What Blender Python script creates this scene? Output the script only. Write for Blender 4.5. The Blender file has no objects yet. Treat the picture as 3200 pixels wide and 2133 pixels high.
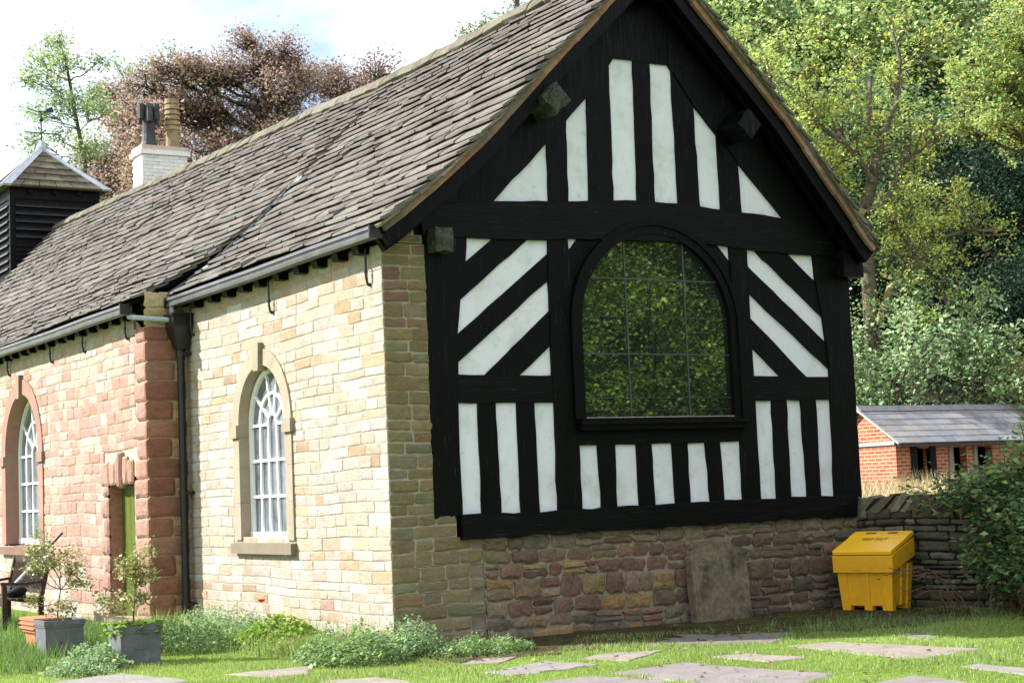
import bpy, math, random
import numpy as np
from mathutils import Vector, Matrix

scene = bpy.context.scene
COL = scene.collection
R = random.Random(7)
NR = np.random.default_rng(11)
PI = math.pi

# ------------------------------------------------------------------ materials
def new_mat(name):
    m = bpy.data.materials.new(name)
    m.use_nodes = True
    nt = m.node_tree
    nt.nodes.clear()
    return m, nt, nt.nodes, nt.links

def pmat(name, base=(1, 1, 1), attr=False, rough=.85, spec=.3, n1=(6, .25), n2=None,
         bump=None, bump2=None, stain=None, metallic=0., stretch=(1, 1, 1), ior=None, rvar=0.):
    """rough painted / stone / slate surfaces: colour from the mesh (attr) or fixed, broken up by noise, with bump"""
    m, nt, N, L = new_mat(name)
    out = N.new('ShaderNodeOutputMaterial')
    b = N.new('ShaderNodeBsdfPrincipled')
    L.new(b.outputs[0], out.inputs[0])
    b.inputs['Roughness'].default_value = rough
    b.inputs['Specular IOR Level'].default_value = spec
    b.inputs['Metallic'].default_value = metallic
    if ior: b.inputs['IOR'].default_value = ior
    tc = N.new('ShaderNodeTexCoord')
    mp = N.new('ShaderNodeMapping')
    mp.inputs['Scale'].default_value = stretch
    L.new(tc.outputs['Object'], mp.inputs[0])
    vec = mp.outputs[0]
    if attr:
        a = N.new('ShaderNodeVertexColor'); a.layer_name = 'Col'
        c = a.outputs[0]
    else:
        a = N.new('ShaderNodeRGB'); a.outputs[0].default_value = (*base, 1)
        c = a.outputs[0]
    def noise(scale, detail=5, r=.6):
        n = N.new('ShaderNodeTexNoise')
        n.inputs['Scale'].default_value = scale
        n.inputs['Detail'].default_value = detail
        n.inputs['Roughness'].default_value = r
        L.new(vec, n.inputs['Vector'])
        return n.outputs[0]
    def mul(c, fac, amt):
        mr = N.new('ShaderNodeMapRange')
        mr.inputs[1].default_value = .3; mr.inputs[2].default_value = .7
        mr.inputs[3].default_value = 1 - amt; mr.inputs[4].default_value = 1 + amt
        L.new(fac, mr.inputs[0])
        x = N.new('ShaderNodeVectorMath'); x.operation = 'SCALE'
        L.new(c, x.inputs[0]); L.new(mr.outputs[0], x.inputs['Scale'])
        return x.outputs[0]
    if n1: c = mul(c, noise(n1[0]), n1[1])
    if n2: c = mul(c, noise(n2[0]), n2[1])
    if stain:
        for (scale, lo, hi, col, amt) in stain:
            mr = N.new('ShaderNodeMapRange')
            mr.inputs[1].default_value = lo; mr.inputs[2].default_value = hi
            mr.inputs[3].default_value = 0; mr.inputs[4].default_value = amt
            L.new(noise(scale, 6, .65), mr.inputs[0])
            mx = N.new('ShaderNodeMix'); mx.data_type = 'RGBA'
            mx.inputs['B'].default_value = (*col, 1)
            L.new(mr.outputs[0], mx.inputs['Factor']); L.new(c, mx.inputs['A'])
            c = mx.outputs['Result']
    L.new(c, b.inputs['Base Color'])
    if rvar:
        mr = N.new('ShaderNodeMapRange')
        mr.inputs[1].default_value = .3; mr.inputs[2].default_value = .7
        mr.inputs[3].default_value = max(0, rough - rvar); mr.inputs[4].default_value = min(1, rough + rvar)
        L.new(noise(9), mr.inputs[0]); L.new(mr.outputs[0], b.inputs['Roughness'])
    prev = None
    for bp in (bump, bump2):
        if not bp: continue
        bn = N.new('ShaderNodeBump')
        bn.inputs['Strength'].default_value = bp[1]
        bn.inputs['Distance'].default_value = bp[2] if len(bp) > 2 else .01
        L.new(noise(bp[0], 8, .65), bn.inputs['Height'])
        if prev: L.new(prev, bn.inputs['Normal'])
        prev = bn.outputs[0]
    if prev: L.new(prev, b.inputs['Normal'])
    return m

def leafmat(name, trans=.38, gloss=.025, rough=.5):
    m, nt, N, L = new_mat(name)
    out = N.new('ShaderNodeOutputMaterial')
    a = N.new('ShaderNodeVertexColor'); a.layer_name = 'Col'
    d = N.new('ShaderNodeBsdfDiffuse'); t = N.new('ShaderNodeBsdfTranslucent')
    g = N.new('ShaderNodeBsdfGlossy'); g.inputs['Roughness'].default_value = rough
    hs = N.new('ShaderNodeHueSaturation'); hs.inputs['Hue'].default_value = .485
    hs.inputs['Value'].default_value = 1.25
    L.new(a.outputs[0], d.inputs[0]); L.new(a.outputs[0], hs.inputs['Color']); L.new(hs.outputs[0], t.inputs[0])
    m1 = N.new('ShaderNodeMixShader'); m1.inputs[0].default_value = trans
    m2 = N.new('ShaderNodeMixShader'); m2.inputs[0].default_value = gloss
    L.new(d.outputs[0], m1.inputs[1]); L.new(t.outputs[0], m1.inputs[2])
    L.new(m1.outputs[0], m2.inputs[1]); L.new(g.outputs[0], m2.inputs[2])
    L.new(m2.outputs[0], out.inputs[0])
    return m

def brickmat(name, axis):
    m, nt, N, L = new_mat(name)
    out = N.new('ShaderNodeOutputMaterial'); b = N.new('ShaderNodeBsdfPrincipled')
    L.new(b.outputs[0], out.inputs[0]); b.inputs['Roughness'].default_value = .9
    tc = N.new('ShaderNodeTexCoord'); sp = N.new('ShaderNodeSeparateXYZ'); cb = N.new('ShaderNodeCombineXYZ')
    L.new(tc.outputs['Object'], sp.inputs[0])
    L.new(sp.outputs[axis], cb.inputs[0]); L.new(sp.outputs[2], cb.inputs[1])
    nz = N.new('ShaderNodeTexNoise'); nz.inputs['Scale'].default_value = 3
    L.new(tc.outputs['Object'], nz.inputs['Vector'])
    ad = N.new('ShaderNodeMix'); ad.data_type = 'RGBA'; ad.inputs['Factor'].default_value = .02
    L.new(cb.outputs[0], ad.inputs['A']); L.new(nz.outputs['Color'], ad.inputs['B'])
    br = N.new('ShaderNodeTexBrick')
    br.inputs['Color1'].default_value = (.36, .105, .04, 1); br.inputs['Color2'].default_value = (.22, .055, .025, 1)
    br.inputs['Mortar'].default_value = (.42, .33, .25, 1)
    br.inputs['Scale'].default_value = 1.0
    br.inputs['Brick Width'].default_value = .235; br.inputs['Row Height'].default_value = .085
    br.inputs['Mortar Size'].default_value = .011; br.inputs['Mortar Smooth'].default_value = .2
    br.inputs['Bias'].default_value = -.1
    L.new(ad.outputs['Result'], br.inputs['Vector'])
    L.new(br.outputs['Color'], b.inputs['Base Color'])
    bp = N.new('ShaderNodeBump'); bp.inputs['Strength'].default_value = .6; bp.inputs['Distance'].default_value = .01
    bp.invert = True
    L.new(br.outputs['Fac'], bp.inputs['Height']); L.new(bp.outputs[0], b.inputs['Normal'])
    return m

M = {}
M['stone'] = pmat('sandstone', attr=True, rough=.92, spec=.15, n1=(5, .16), n2=(28, .22), bump=(22, .7, .012), bump2=(90, .45, .006), stretch=(1, 1, 2.6),
                  stain=[(2.3, .56, .76, (.19, .125, .06), .5)])
M['mortar'] = pmat('lime_mortar', attr=True, rough=.95, spec=.1, n1=(12, .18), bump=(70, .6, .008))
M['rubble'] = pmat('rubble_stone', attr=True, rough=.92, spec=.15, n1=(7, .22), n2=(35, .28), bump=(18, .8, .02), bump2=(90, .5, .006),
                   stain=[(3.2, .56, .72, (.06, .065, .025), .55)])
M['ashlar'] = pmat('dressed_stone', attr=True, rough=.9, spec=.15, n1=(4, .12), n2=(40, .08), bump=(60, .25, .004),
                   stain=[(3, .55, .75, (.2, .17, .12), .35)])
M['slate'] = pmat('stone_slate', attr=True, rough=.93, spec=.15, n1=(4, .2), n2=(30, .25), bump=(22, .8, .012), bump2=(80, .5, .005),
                  stain=[(7, .60, .72, (.26, .26, .23), .4), (3.1, .60, .75, (.16, .15, .035), .45), (11, .63, .7, (.05, .045, .04), .6)])
M['ridge'] = pmat('lichened_ridge_stone', attr=True, rough=.95, spec=.1, n1=(4, .25), n2=(35, .3), bump=(30, .8, .012),
                  stain=[(4, .5, .68, (.165, .15, .055), .55), (14, .62, .7, (.27, .26, .22), .5), (9, .60, .7, (.07, .06, .05), .6)])
M['black'] = pmat('black_timber_paint', base=(.0014, .0015, .0018), rough=.5, spec=.11, n1=(6, .4), rvar=.16, stretch=(5, 3, .35),
                  bump=(9, .6, .010), bump2=(30, .35, .003), stain=[(3.2, .62, .74, (.03, .03, .032), .6), (12, .64, .74, (.10, .10, .11), .55)])
M['blackh'] = pmat('black_beam_paint', base=(.0014, .0015, .0018), rough=.5, spec=.13, n1=(6, .5), rvar=.16, stretch=(.35, 3, 5),
                  bump=(9, .6, .010), bump2=(30, .35, .003), stain=[(3.2, .62, .74, (.03, .03, .032), .6), (12, .64, .74, (.10, .10, .11), .55)])
M['blackrod'] = pmat('black_iron', base=(.008, .008, .009), rough=.4, spec=.4, n1=(20, .3))
M['plaster'] = pmat('white_plaster', base=(.665, .678, .74), rough=.82, spec=.2, n1=(2.5, .035), n2=(20, .02), bump=(9, .35, .012), bump2=(50, .25, .003),
                    stain=[(2.2, .50, .70, (.43, .45, .38), .6), (9, .58, .74, (.36, .38, .33), .55)])
M['white'] = pmat('white_gloss_paint', base=(.78, .79, .80), rough=.4, spec=.4, n1=(8, .03))
M['gutter'] = pmat('grey_gutter_paint', base=(.10, .10, .112), rough=.38, spec=.45, n1=(5, .25), rvar=.1)
M['lead'] = pmat('lead_sheet', base=(.34, .36, .41), rough=.55, spec=.4, n1=(3, .2), n2=(20, .12), bump=(12, .4, .01))
M['verge'] = pmat('verge_mortar', attr=True, rough=.95, spec=.1, n1=(5, .25), n2=(25, .2), bump=(40, .7, .008),
                  stain=[(5, .56, .7, (.10, .085, .035), .7)])
M['weather'] = pmat('weathered_wood', base=(.05, .053, .045), rough=.95, spec=.1, n1=(7, .5), n2=(40, .5), bump=(25, 1., .02),
                    stain=[(12, .58, .68, (.17, .185, .13), .7)])
M['door'] = pmat('olive_door_paint', base=(.075, .095, .008), rough=.5, spec=.3, n1=(5, .2), stretch=(1, 4, .3), bump=(20, .3, .004))
M['glass'] = pmat('window_glass', base=(.012, .016, .013), rough=.012, spec=.5, n1=None, ior=2.0, bump=(1.3, .05, .0022))
M['oldglass'] = pmat('old_window_glass', base=(.09, .105, .12), rough=.05, spec=.5, n1=(3, .6), ior=1.75, bump=(5, .12, .01))
M['came'] = pmat('lead_came', base=(.05, .062, .058), rough=.5, spec=.4, n1=(10, .2))
M['bin'] = pmat('yellow_plastic', base=(.68, .345, .010), rough=.42, spec=.38, n1=(3, .08), n2=(14, .06), bump=(90, .12, .002),
                stain=[(6, .60, .8, (.22, .10, .01), .5), (17, .68, .8, (.10, .05, .01), .5)])
M['binlid'] = pmat('yellow_lid_plastic', base=(.82, .46, .018), rough=.4, spec=.4, n1=(3, .06), bump=(90, .12, .002),
                   stain=[(7, .62, .8, (.35, .15, .015), .5)])
M['lettering'] = pmat('embossed_lettering', base=(.36, .20, .03), rough=.6, n1=(20, .3))
M['bindark'] = pmat('recess_shade', base=(.17, .09, .02), rough=.7, n1=(20, .3))  # dark fill standing in for the shade inside lid slots and gap
M['grave'] = pmat('gravestone', base=(.15, .128, .085), rough=.95, spec=.1, n1=(3, .2), n2=(18, .3), bump=(14, .7, .015), bump2=(70, .5, .005),
                  stain=[(3.4, .49, .62, (.04, .037, .028), .75), (5, .55, .7, (.17, .165, .11), .6), (4, .56, .68, (.05, .06, .018), .7)])
M['planter'] = pmat('grey_planter', base=(.105, .108, .12), rough=.6, spec=.3, n1=(4, .2), n2=(25, .1), bump=(30, .2, .004),
                    stain=[(6, .56, .75, (.30, .30, .32), .4)])
M['terracotta'] = pmat('terracotta', base=(.42, .15, .075), rough=.85, n1=(8, .15), bump=(40, .3, .004))
M['bench'] = pmat('weathered_bench_wood', base=(.036, .020, .013), rough=.7, spec=.25, n1=(5, .35), n2=(40, .3), bump=(40, .4, .004))
M['bark'] = pmat('bark', attr=True, rough=.95, spec=.1, n1=(3, .4), n2=(14, .35), bump=(14, 1., .05),
                 stain=[(2, .55, .7, (.12, .13, .03), .5)])
M['twig'] = pmat('twig', attr=True, rough=.9, spec=.1, n1=(10, .3))
M['leaf'] = leafmat('leaf')
M['glossleaf'] = leafmat('glossy_leaf', trans=.3, gloss=.06, rough=.4)
M['grassblade'] = leafmat('grass_blade', trans=.42, gloss=.05)
M['flag'] = pmat('flagstone', attr=True, rough=.9, spec=.2, n1=(2.5, .18), n2=(22, .16), bump=(18, .5, .008), bump2=(120, .3, .003),
                 stain=[(3, .58, .72, (.10, .095, .05), .5), (15, .66, .76, (.26, .24, .22), .5)])
M['soil'] = pmat('mossy_soil', base=(.050, .036, .024), rough=1, spec=.05, n1=(4, .3), n2=(30, .4), bump=(25, 1., .02),
                 stain=[(2.4, .46, .60, (.055, .075, .012), .8)])
M['fabric'] = pmat('black_fabric', base=(.008, .008, .010), rough=.8, n1=(20, .3), bump=(60, .4, .005))
M['paleplastic'] = pmat('pale_grey_pole', base=(.55, .56, .6), rough=.4, n1=(5, .1))
M['shedslate'] = pmat('blue_roof_slate', attr=True, rough=.55, spec=.4, n1=(3, .15), n2=(18, .12), bump=(15, .4, .006),
                      stain=[(6, .6, .75, (.30, .28, .27), .4)])
M['brickX'] = brickmat('red_brick_front', 0)
M['brickY'] = brickmat('red_brick_end', 1)
M['void'] = pmat('dark_interior', base=(.004, .004, .004), rough=1, spec=0, n1=None)
M['whitebrick'] = pmat('whitewashed_brick', attr=True, rough=.9, spec=.1, n1=(5, .08), bump=(30, .4, .006),
                       stain=[(4, .58, .68, (.36, .17, .10), .75), (9, .56, .72, (.38, .37, .35), .6)])
M['pale_pot'] = pmat('buff_chimney_pot', base=(.27, .20, .11), rough=.85, n1=(6, .3), stain=[(8, .5, .7, (.12, .09, .05), .5)])
M['dark_pot'] = pmat('sooty_chimney_pot', base=(.035, .035, .042), rough=.6, n1=(6, .3), stain=[(6, .55, .7, (.16, .13, .10), .5)])

def groundmat():
    m, nt, N, L = new_mat('ground_turf')
    out = N.new('ShaderNodeOutputMaterial'); b = N.new('ShaderNodeBsdfPrincipled')
    L.new(b.outputs[0], out.inputs[0]); b.inputs['Roughness'].default_value = 1; b.inputs['Specular IOR Level'].default_value = .05
    a = N.new('ShaderNodeVertexColor'); a.layer_name = 'Col'
    tc = N.new('ShaderNodeTexCoord')
    c = a.outputs[0]
    for sc, amt in ((.9, .25), (14, .35), (70, .4)):
        n = N.new('ShaderNodeTexNoise'); n.inputs['Scale'].default_value = sc; n.inputs['Detail'].default_value = 5
        L.new(tc.outputs['Object'], n.inputs['Vector'])
        mr = N.new('ShaderNodeMapRange'); mr.inputs[1].default_value = .3; mr.inputs[2].default_value = .7
        mr.inputs[3].default_value = 1 - amt; mr.inputs[4].default_value = 1 + amt
        L.new(n.outputs[0], mr.inputs[0])
        x = N.new('ShaderNodeVectorMath'); x.operation = 'SCALE'
        L.new(c, x.inputs[0]); L.new(mr.outputs[0], x.inputs['Scale']); c = x.outputs[0]
    L.new(c, b.inputs['Base Color'])
    bp = N.new('ShaderNodeBump'); bp.inputs['Strength'].default_value = .8; bp.inputs['Distance'].default_value = .03
    L.new(n.outputs[0], bp.inputs['Height']); L.new(bp.outputs[0], b.inputs['Normal'])
    return m
M['ground'] = groundmat()

# ------------------------------------------------------------------ mesh helpers
class MB:
    def __init__(s): s.v = []; s.f = []; s.c = []
    def add(s, vs, fs, col=(1, 1, 1)):
        o = len(s.v); s.v += [tuple(p) for p in vs]
        for f in fs: s.f.append([i + o for i in f]); s.c.append(col)
    def box8(s, p, col=(1, 1, 1)):
        """p: 4 bottom then 4 top points, counter-clockwise seen from the top"""
        s.add(p, [(3, 2, 1, 0), (4, 5, 6, 7), (0, 1, 5, 4), (1, 2, 6, 5), (2, 3, 7, 6), (3, 0, 4, 7)], col)
    def box(s, x0, x1, y0, y1, z0, z1, col=(1, 1, 1), fr=None):
        p = [(x0, y0, z0), (x1, y0, z0), (x1, y1, z0), (x0, y1, z0), (x0, y0, z1), (x1, y0, z1), (x1, y1, z1), (x0, y1, z1)]
        if fr: p = [fr(*q) for q in p]
        s.box8(p, col)
    def bar(s, a, b, w, h=None, col=(1, 1, 1), up=(0, 0, 1)):
        a = Vector(a); b = Vector(b); d = (b - a).normalized(); h = h or w
        u = Vector(up)
        if abs(d.dot(u)) > .95: u = Vector((1, 0, 0))
        x = d.cross(u).normalized() * (w / 2); y = x.cross(d).normalized() * (h / 2)
        p = [a - x - y, a + x - y, b + x - y, b - x - y, a - x + y, a + x + y, b + x + y, b - x + y]
        s.box8(p, col)
    def tube(s, pts, rad, n=8, col=(1, 1, 1), caps=True):
        pts = [Vector(p) for p in pts]; o = len(s.v); m = len(pts)
        if not hasattr(rad, '__len__'): rad = [rad] * m
        prev = None
        for i, p in enumerate(pts):
            d = (pts[min(i + 1, m - 1)] - pts[max(i - 1, 0)])
            d = d.normalized() if d.length > 1e-9 else Vector((0, 0, 1))
            if prev is None:
                u = d.cross(Vector((0, 0, 1)))
                if u.length < .05: u = d.cross(Vector((1, 0, 0)))
                u.normalize()
            else:
                u = prev - d * prev.dot(d)
                if u.length < 1e-6: u = d.orthogonal()
                u.normalize()
            prev = u; w = d.cross(u)
            for k in range(n):
                t = 2 * PI * k / n
                s.v.append(tuple(p + (u * math.cos(t) + w * math.sin(t)) * rad[i]))
        for i in range(m - 1):
            for k in range(n):
                a = o + i * n + k; b = o + i * n + (k + 1) % n
                s.f.append([a, b, b + n, a + n]); s.c.append(col)
        if caps:
            s.f.append([o + k for k in range(n)][::-1]); s.c.append(col)
            s.f.append([o + (m - 1) * n + k for k in range(n)]); s.c.append(col)
    def prism(s, poly, fr, w0, w1, col=(1, 1, 1)):
        """poly in (u,v), counter-clockwise seen from outside; front at w1, back at w0"""
        a = sum(poly[i][0] * poly[(i + 1) % len(poly)][1] - poly[(i + 1) % len(poly)][0] * poly[i][1] for i in range(len(poly)))
        if a < 0: poly = poly[::-1]
        n = len(poly)
        vs = [fr(u, v, w1) for u, v in poly] + [fr(u, v, w0) for u, v in poly]
        fs = [list(range(n)), list(range(2 * n - 1, n - 1, -1))]
        for i in range(n):
            j = (i + 1) % n
            fs.append([i, i + n, j + n, j])
        s.add(vs, fs, col)
    def strip(s, inner, outer, fr, w0, w1, col=(1, 1, 1), closed=False):
        """a band between two polylines, extruded from w0 (back) to w1 (front)"""
        n = len(inner); k = n if closed else n - 1
        vs = [fr(u, v, w1) for u, v in inner] + [fr(u, v, w1) for u, v in outer] + [fr(u, v, w0) for u, v in inner] + [fr(u, v, w0) for u, v in outer]
        fs = []
        for i in range(k):
            j = (i + 1) % n
            fs += [[i, j, n + j, n + i], [2 * n + i, 2 * n + j, j, i], [n + i, n + j, 3 * n + j, 3 * n + i], [3 * n + i, 3 * n + j, 2 * n + j, 2 * n + i]]
        if not closed:
            fs += [[0, n, 3 * n, 2 * n], [n - 1, 2 * n + n - 1, 3 * n + n - 1, n + n - 1]]
        s.add(vs, fs, col)
    def lathe(s, prof, c, n=16, col=(1, 1, 1)):
        o = len(s.v); m = len(prof)
        for r, z in prof:
            for k in range(n):
                t = 2 * PI * k / n
                s.v.append((c[0] + r * math.cos(t), c[1] + r * math.sin(t), c[2] + z))
        for i in range(m - 1):
            for k in range(n):
                a = o + i * n + k; b = o + i * n + (k + 1) % n
                s.f.append([a, b, b + n, a + n]); s.c.append(col)
        s.f.append([o + k for k in range(n)][::-1]); s.c.append(col)
        s.f.append([o + (m - 1) * n + k for k in range(n)]); s.c.append(col)
    def build(s, name, mat, parent=None, smooth=False):
        me = bpy.data.meshes.new(name)
        me.from_pydata(s.v, [], s.f)
        ca = me.color_attributes.new('Col', 'FLOAT_COLOR', 'CORNER')
        cnt = np.array([len(f) for f in s.f])
        cc = np.ones((len(s.f), 4), np.float32); cc[:, :3] = np.array(s.c, np.float32)
        ca.data.foreach_set('color', np.repeat(cc, cnt, axis=0).ravel())
        if smooth: me.polygons.foreach_set('use_smooth', np.ones(len(s.f), bool))
        me.materials.append(mat)
        o = bpy.data.objects.new(name, me); COL.objects.link(o)
        if parent is not None: o.parent = parent
        return o

def empty(name, loc=(0, 0, 0), rz=0):
    o = bpy.data.objects.new(name, None); COL.objects.link(o)
    o.location = loc; o.rotation_euler = (0, 0, rz); o.empty_display_size = .3
    return o
def tag(o, label, cat, group=None, kind=None):
    if label: o['label'] = label
    if cat: o['category'] = cat
    if group: o['group'] = group
    if kind: o['kind'] = kind
    return o
def copy_tree(o, parent=None):
    c = o.copy(); COL.objects.link(c)
    if parent is not None: c.parent = parent
    for ch in list(o.children): copy_tree(ch, c)
    return c

def fast_mesh(name, co, nper, cols, mat, parent=None):
    """co (n, nper, 3): n separate little polygons; cols (n,3)"""
    n = len(co)
    me = bpy.data.meshes.new(name)
    me.vertices.add(n * nper); me.vertices.foreach_set('co', np.ascontiguousarray(co, np.float32).ravel())
    me.loops.add(n * nper); me.loops.foreach_set('vertex_index', np.arange(n * nper, dtype=np.int32))
    me.polygons.add(n); me.polygons.foreach_set('loop_start', np.arange(0, n * nper, nper, dtype=np.int32))
    me.update(calc_edges=True)
    ca = me.color_attributes.new('Col', 'FLOAT_COLOR', 'CORNER')
    cc = np.ones((n, 4), np.float32); cc[:, :3] = cols
    ca.data.foreach_set('color', np.repeat(cc, nper, axis=0).ravel())
    me.materials.append(mat)
    o = bpy.data.objects.new(name, me); COL.objects.link(o)
    if parent is not None: o.parent = parent
    return o

def leaf_quads(c, size, rng, aspect=.6, up=.35, svar=.35):
    """kite-shaped leaves at centres c (n,3)"""
    n = len(c)
    nrm = rng.normal(size=(n, 3)); nrm[:, 2] += up * 2 * np.sign(nrm[:, 2] + .3)
    nrm /= np.linalg.norm(nrm, axis=1, keepdims=True)
    t = rng.normal(size=(n, 3)); t -= nrm * (t * nrm).sum(1, keepdims=True); t /= np.linalg.norm(t, axis=1, keepdims=True)
    b = np.cross(nrm, t)
    s = size * (1 + svar * rng.normal(size=(n, 1))).clip(.4, 2)
    fold = nrm * s * .12
    return np.stack([c - t * s * .5, c + b * s * aspect * .5 - t * s * .02 + fold, c + t * s * .5, c - b * s * aspect * .5 - t * s * .02 + fold], axis=1)

def jit_cols(pal, n, rng, var=.18):
    pal = np.array(pal); idx = rng.integers(0, len(pal), n)
    c = pal[idx] * (1 + var * rng.normal(size=(n, 1))).clip(.4, 1.8)
    return (c * (1 + .06 * rng.normal(size=(n, 3)))).clip(.002, .95)
# reference camera: right, up, forward axes and position, solved from the building's straight lines
CAM = ((0.850226, -0.524794, -0.041313), (-0.013174, -0.099668, 0.994934), (0.526252, 0.845375, 0.091654), (-8.035213, -15.477302, 1.6))
CAM_LENS = 57.7207
# ------------------------------------------------------------------ masonry
def wav(u, v): return .012 * math.sin(u * 1.3 + v * .9) + .007 * math.sin(u * 3.1 - v * 2.0 + 1.)
def stone_face(mb, fr, ul, ur, vb, vt, bulge, rng, col, jit=.006, cut=.02, inset=.018, wavy=True):
    w = ur - ul; h = vt - vb
    if w < .03 or h < .02: return
    cut = min(cut, w * .3, h * .3); inset = min(inset, w * .3, h * .3)
    j = lambda: rng.uniform(-jit, jit)
    pts = []
    def side(a, b, n):
        for k in range(n): pts.append((a[0] + (b[0] - a[0]) * k / n, a[1] + (b[1] - a[1]) * k / n))
    nu = 3 if w > .25 else 2
    side((ul + cut, vb), (ur - cut, vb), nu); side((ur - cut, vb), (ur, vb + cut), 1)
    side((ur, vb + cut), (ur, vt - cut), 2); side((ur, vt - cut), (ur - cut, vt), 1)
    side((ur - cut, vt), (ul + cut, vt), nu); side((ul + cut, vt), (ul, vt - cut), 1)
    side((ul, vt - cut), (ul, vb + cut), 2); side((ul, vb + cut), (ul + cut, vb), 1)
    pts = [(u + j(), v + j()) for u, v in pts]
    cu = (ul + ur) / 2 + j() * 3; cv = (vb + vt) / 2 + j() * 2
    n = len(pts)
    f = (lambda u, v, w_: fr(u, v + wav(u, v), w_)) if wavy else fr
    tu = rng.uniform(-.12, .12) * bulge; tv = rng.uniform(-.25, .25) * bulge
    r0 = [f(u, v, -.03) for u, v in pts]
    r1 = [f(u, v, bulge * .45) for u, v in pts]
    def ins(u, v, e):
        du, dv = cu - u, cv - v; l = math.hypot(du, dv) or 1
        su = e * (1 if abs(du) > .001 else 0); 
        return u + math.copysign(min(e, abs(du) * .6), du), v + math.copysign(min(e, abs(dv) * .6), dv)
    r2 = []
    for u, v in pts:
        a, b = ins(u, v, inset)
        r2.append(f(a, b, bulge * (.9 + rng.uniform(-.15, .15)) + tu * (a - cu) / w + tv * (b - cv) / h))
    c = f(cu, cv, bulge * (1.05 + rng.uniform(-.1, .12)))
    vs = r0 + r1 + r2 + [c]; fs = []
    for i in range(n):
        k = (i + 1) % n
        fs += [[i, k, n + k, n + i], [n + i, n + k, 2 * n + k, 2 * n + i], [2 * n + i, 2 * n + k, 3 * n]]
    mb.add(vs, fs, col)

def courses(v0, v1, hr, rng):
    out = []; v = v0
    while v < v1 - 1e-6:
        h = rng.uniform(*hr)
        if v1 - v - h < hr[0] * .6: h = v1 - v
        out.append((v, v + h)); v += h
    return out

def stone_wall(mbs, mbm, fr, cs, solid, lr, colf, mcol, rng, bulge=(.008, .02), gap=.006, jit=.006, split=.0, cut=.018, inset=.018, gu=1.0):
    """cs: list of (v0, v1) courses; solid(vmid) -> intervals of u that are wall"""
    for (a, b) in cs:
        for (s0, s1) in solid((a + b) / 2, a, b):
            if s1 - s0 < .02: continue
            k = max(2, int((s1 - s0) / .5) + 1)
            us = [s0 + (s1 - s0) * i / (k - 1) for i in range(k)]
            for i in range(k - 1):
                p = [(us[i], a), (us[i + 1], a), (us[i + 1], b), (us[i], b)]
                mbm.add([fr(u, v + wav(u, v), 0) for u, v in p], [(0, 1, 2, 3)], mcol)
            u = s0
            while u < s1 - .01:
                l = rng.uniform(*lr) * (1.25 if rng.random() < .18 else 1)
                if s1 - u - l < lr[0] * .7: l = s1 - u
                if rng.random() < split and (b - a) > .12:
                    vm = a + (b - a) * rng.uniform(.4, .6)
                    parts = [(a, vm), (vm, b)]
                else: parts = [(a, b)]
                for (va, vb_) in parts:
                    g = gap * rng.uniform(.7, 1.4)
                    stone_face(mbs, fr, u + g * gu, u + l - g * gu, va + g, vb_ - g, rng.uniform(*bulge), rng, colf(u + l / 2, (va + vb_) / 2, rng), jit, cut, inset)
                u += l

def pick(pal, rng, var=.12):
    c = rng.choice(pal); k = 1 + rng.uniform(-var, var)
    return tuple(min(.9, x * k * (1 + rng.uniform(-.03, .03))) for x in c)

YEL = [(0.324, 0.2851, 0.2387), (0.3285, 0.2896, 0.2464), (0.3168, 0.2715, 0.2149), (0.333, 0.3005, 0.2626), (0.3132, 0.2643, 0.2025), (0.3384, 0.3077, 0.275), (0.324, 0.2806, 0.2311), (0.3168, 0.2679, 0.2082), (0.3294, 0.2923, 0.2531), (0.324, 0.276, 0.2216)]
PINK = [(.34, .21, .17), (.355, .23, .185), (.32, .195, .155), (.365, .25, .20)]
RED = [(.20, .095, .062), (.22, .11, .075), (.18, .085, .058), (.21, .12, .082)]

def fr_ch(u, v, w): return (-w, -u, v)
NX = -.55
def fr_nave(u, v, w): return (NX - w, -u, v)
def fr_ret(u, v, w): return (u, 5.9 - w, v)
def fr_gab(u, v, w): return (u, -w, v)

chapel = tag(empty('chapel', (0, 0, 0)), 'old stone chapel with black and white timber gable, stone slate roof and louvred bell turret', 'chapel')

# openings (centre Y, half width, sill z, spring z)
WIN_CH = dict(cy=3.31, hi=.705, ho=.905, sill=1.15, spring=2.57)
WIN_NV = dict(cy=12.1, hi=1.0, ho=1.25, sill=1.08, spring=2.55)
DOOR = (6.46, 7.56, 1.94)

def arch_cut(win, v, extra=.08):
    """half width of the opening (inside the stone surround) at height v"""
    h = (win['hi'] + win['ho']) / 2
    if v < win['sill'] - .02 or v > win['spring'] + h: return 0
    if v <= win['spring']: return h
    return math.sqrt(max(0, h * h - (v - win['spring']) ** 2))

# chancel side wall (sunlit)
rng = random.Random(3)
ms, mm = MB(), MB()
def col_ch(u, v, rng):
    if v > 3.65 and rng.random() < .14: return pick([(.36, .25, .19), (.365, .27, .20)], rng)
    if rng.random() < .012: return pick(PINK, rng)
    if rng.random() < .055: return pick([(.43, .40, .34), (.45, .43, .385)], rng)
    if rng.random() < .14: return pick([(.325, .245, .16), (.31, .23, .145), (.29, .21, .14), (.33, .265, .185)], rng)
    return pick(YEL, rng, .07)
def solid_ch(v, a, b):
    h = arch_cut(WIN_CH, v)
    lo, hi = -5.9, 0.0
    if h <= 0: return [(lo, hi)]
    c = -WIN_CH['cy']
    return [(lo, c - h), (c + h, hi)]
stone_wall(ms, mm, fr_ch, courses(-.1, 4.32, (.095, .145), rng), solid_ch, (.2, .5), col_ch, (.33, .295, .235), rng, bulge=(.004, .012), gap=.0042, jit=.005, cut=.006, inset=.010, gu=.35)
wall = mm.build('side_wall', M['mortar'], chapel)
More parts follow.
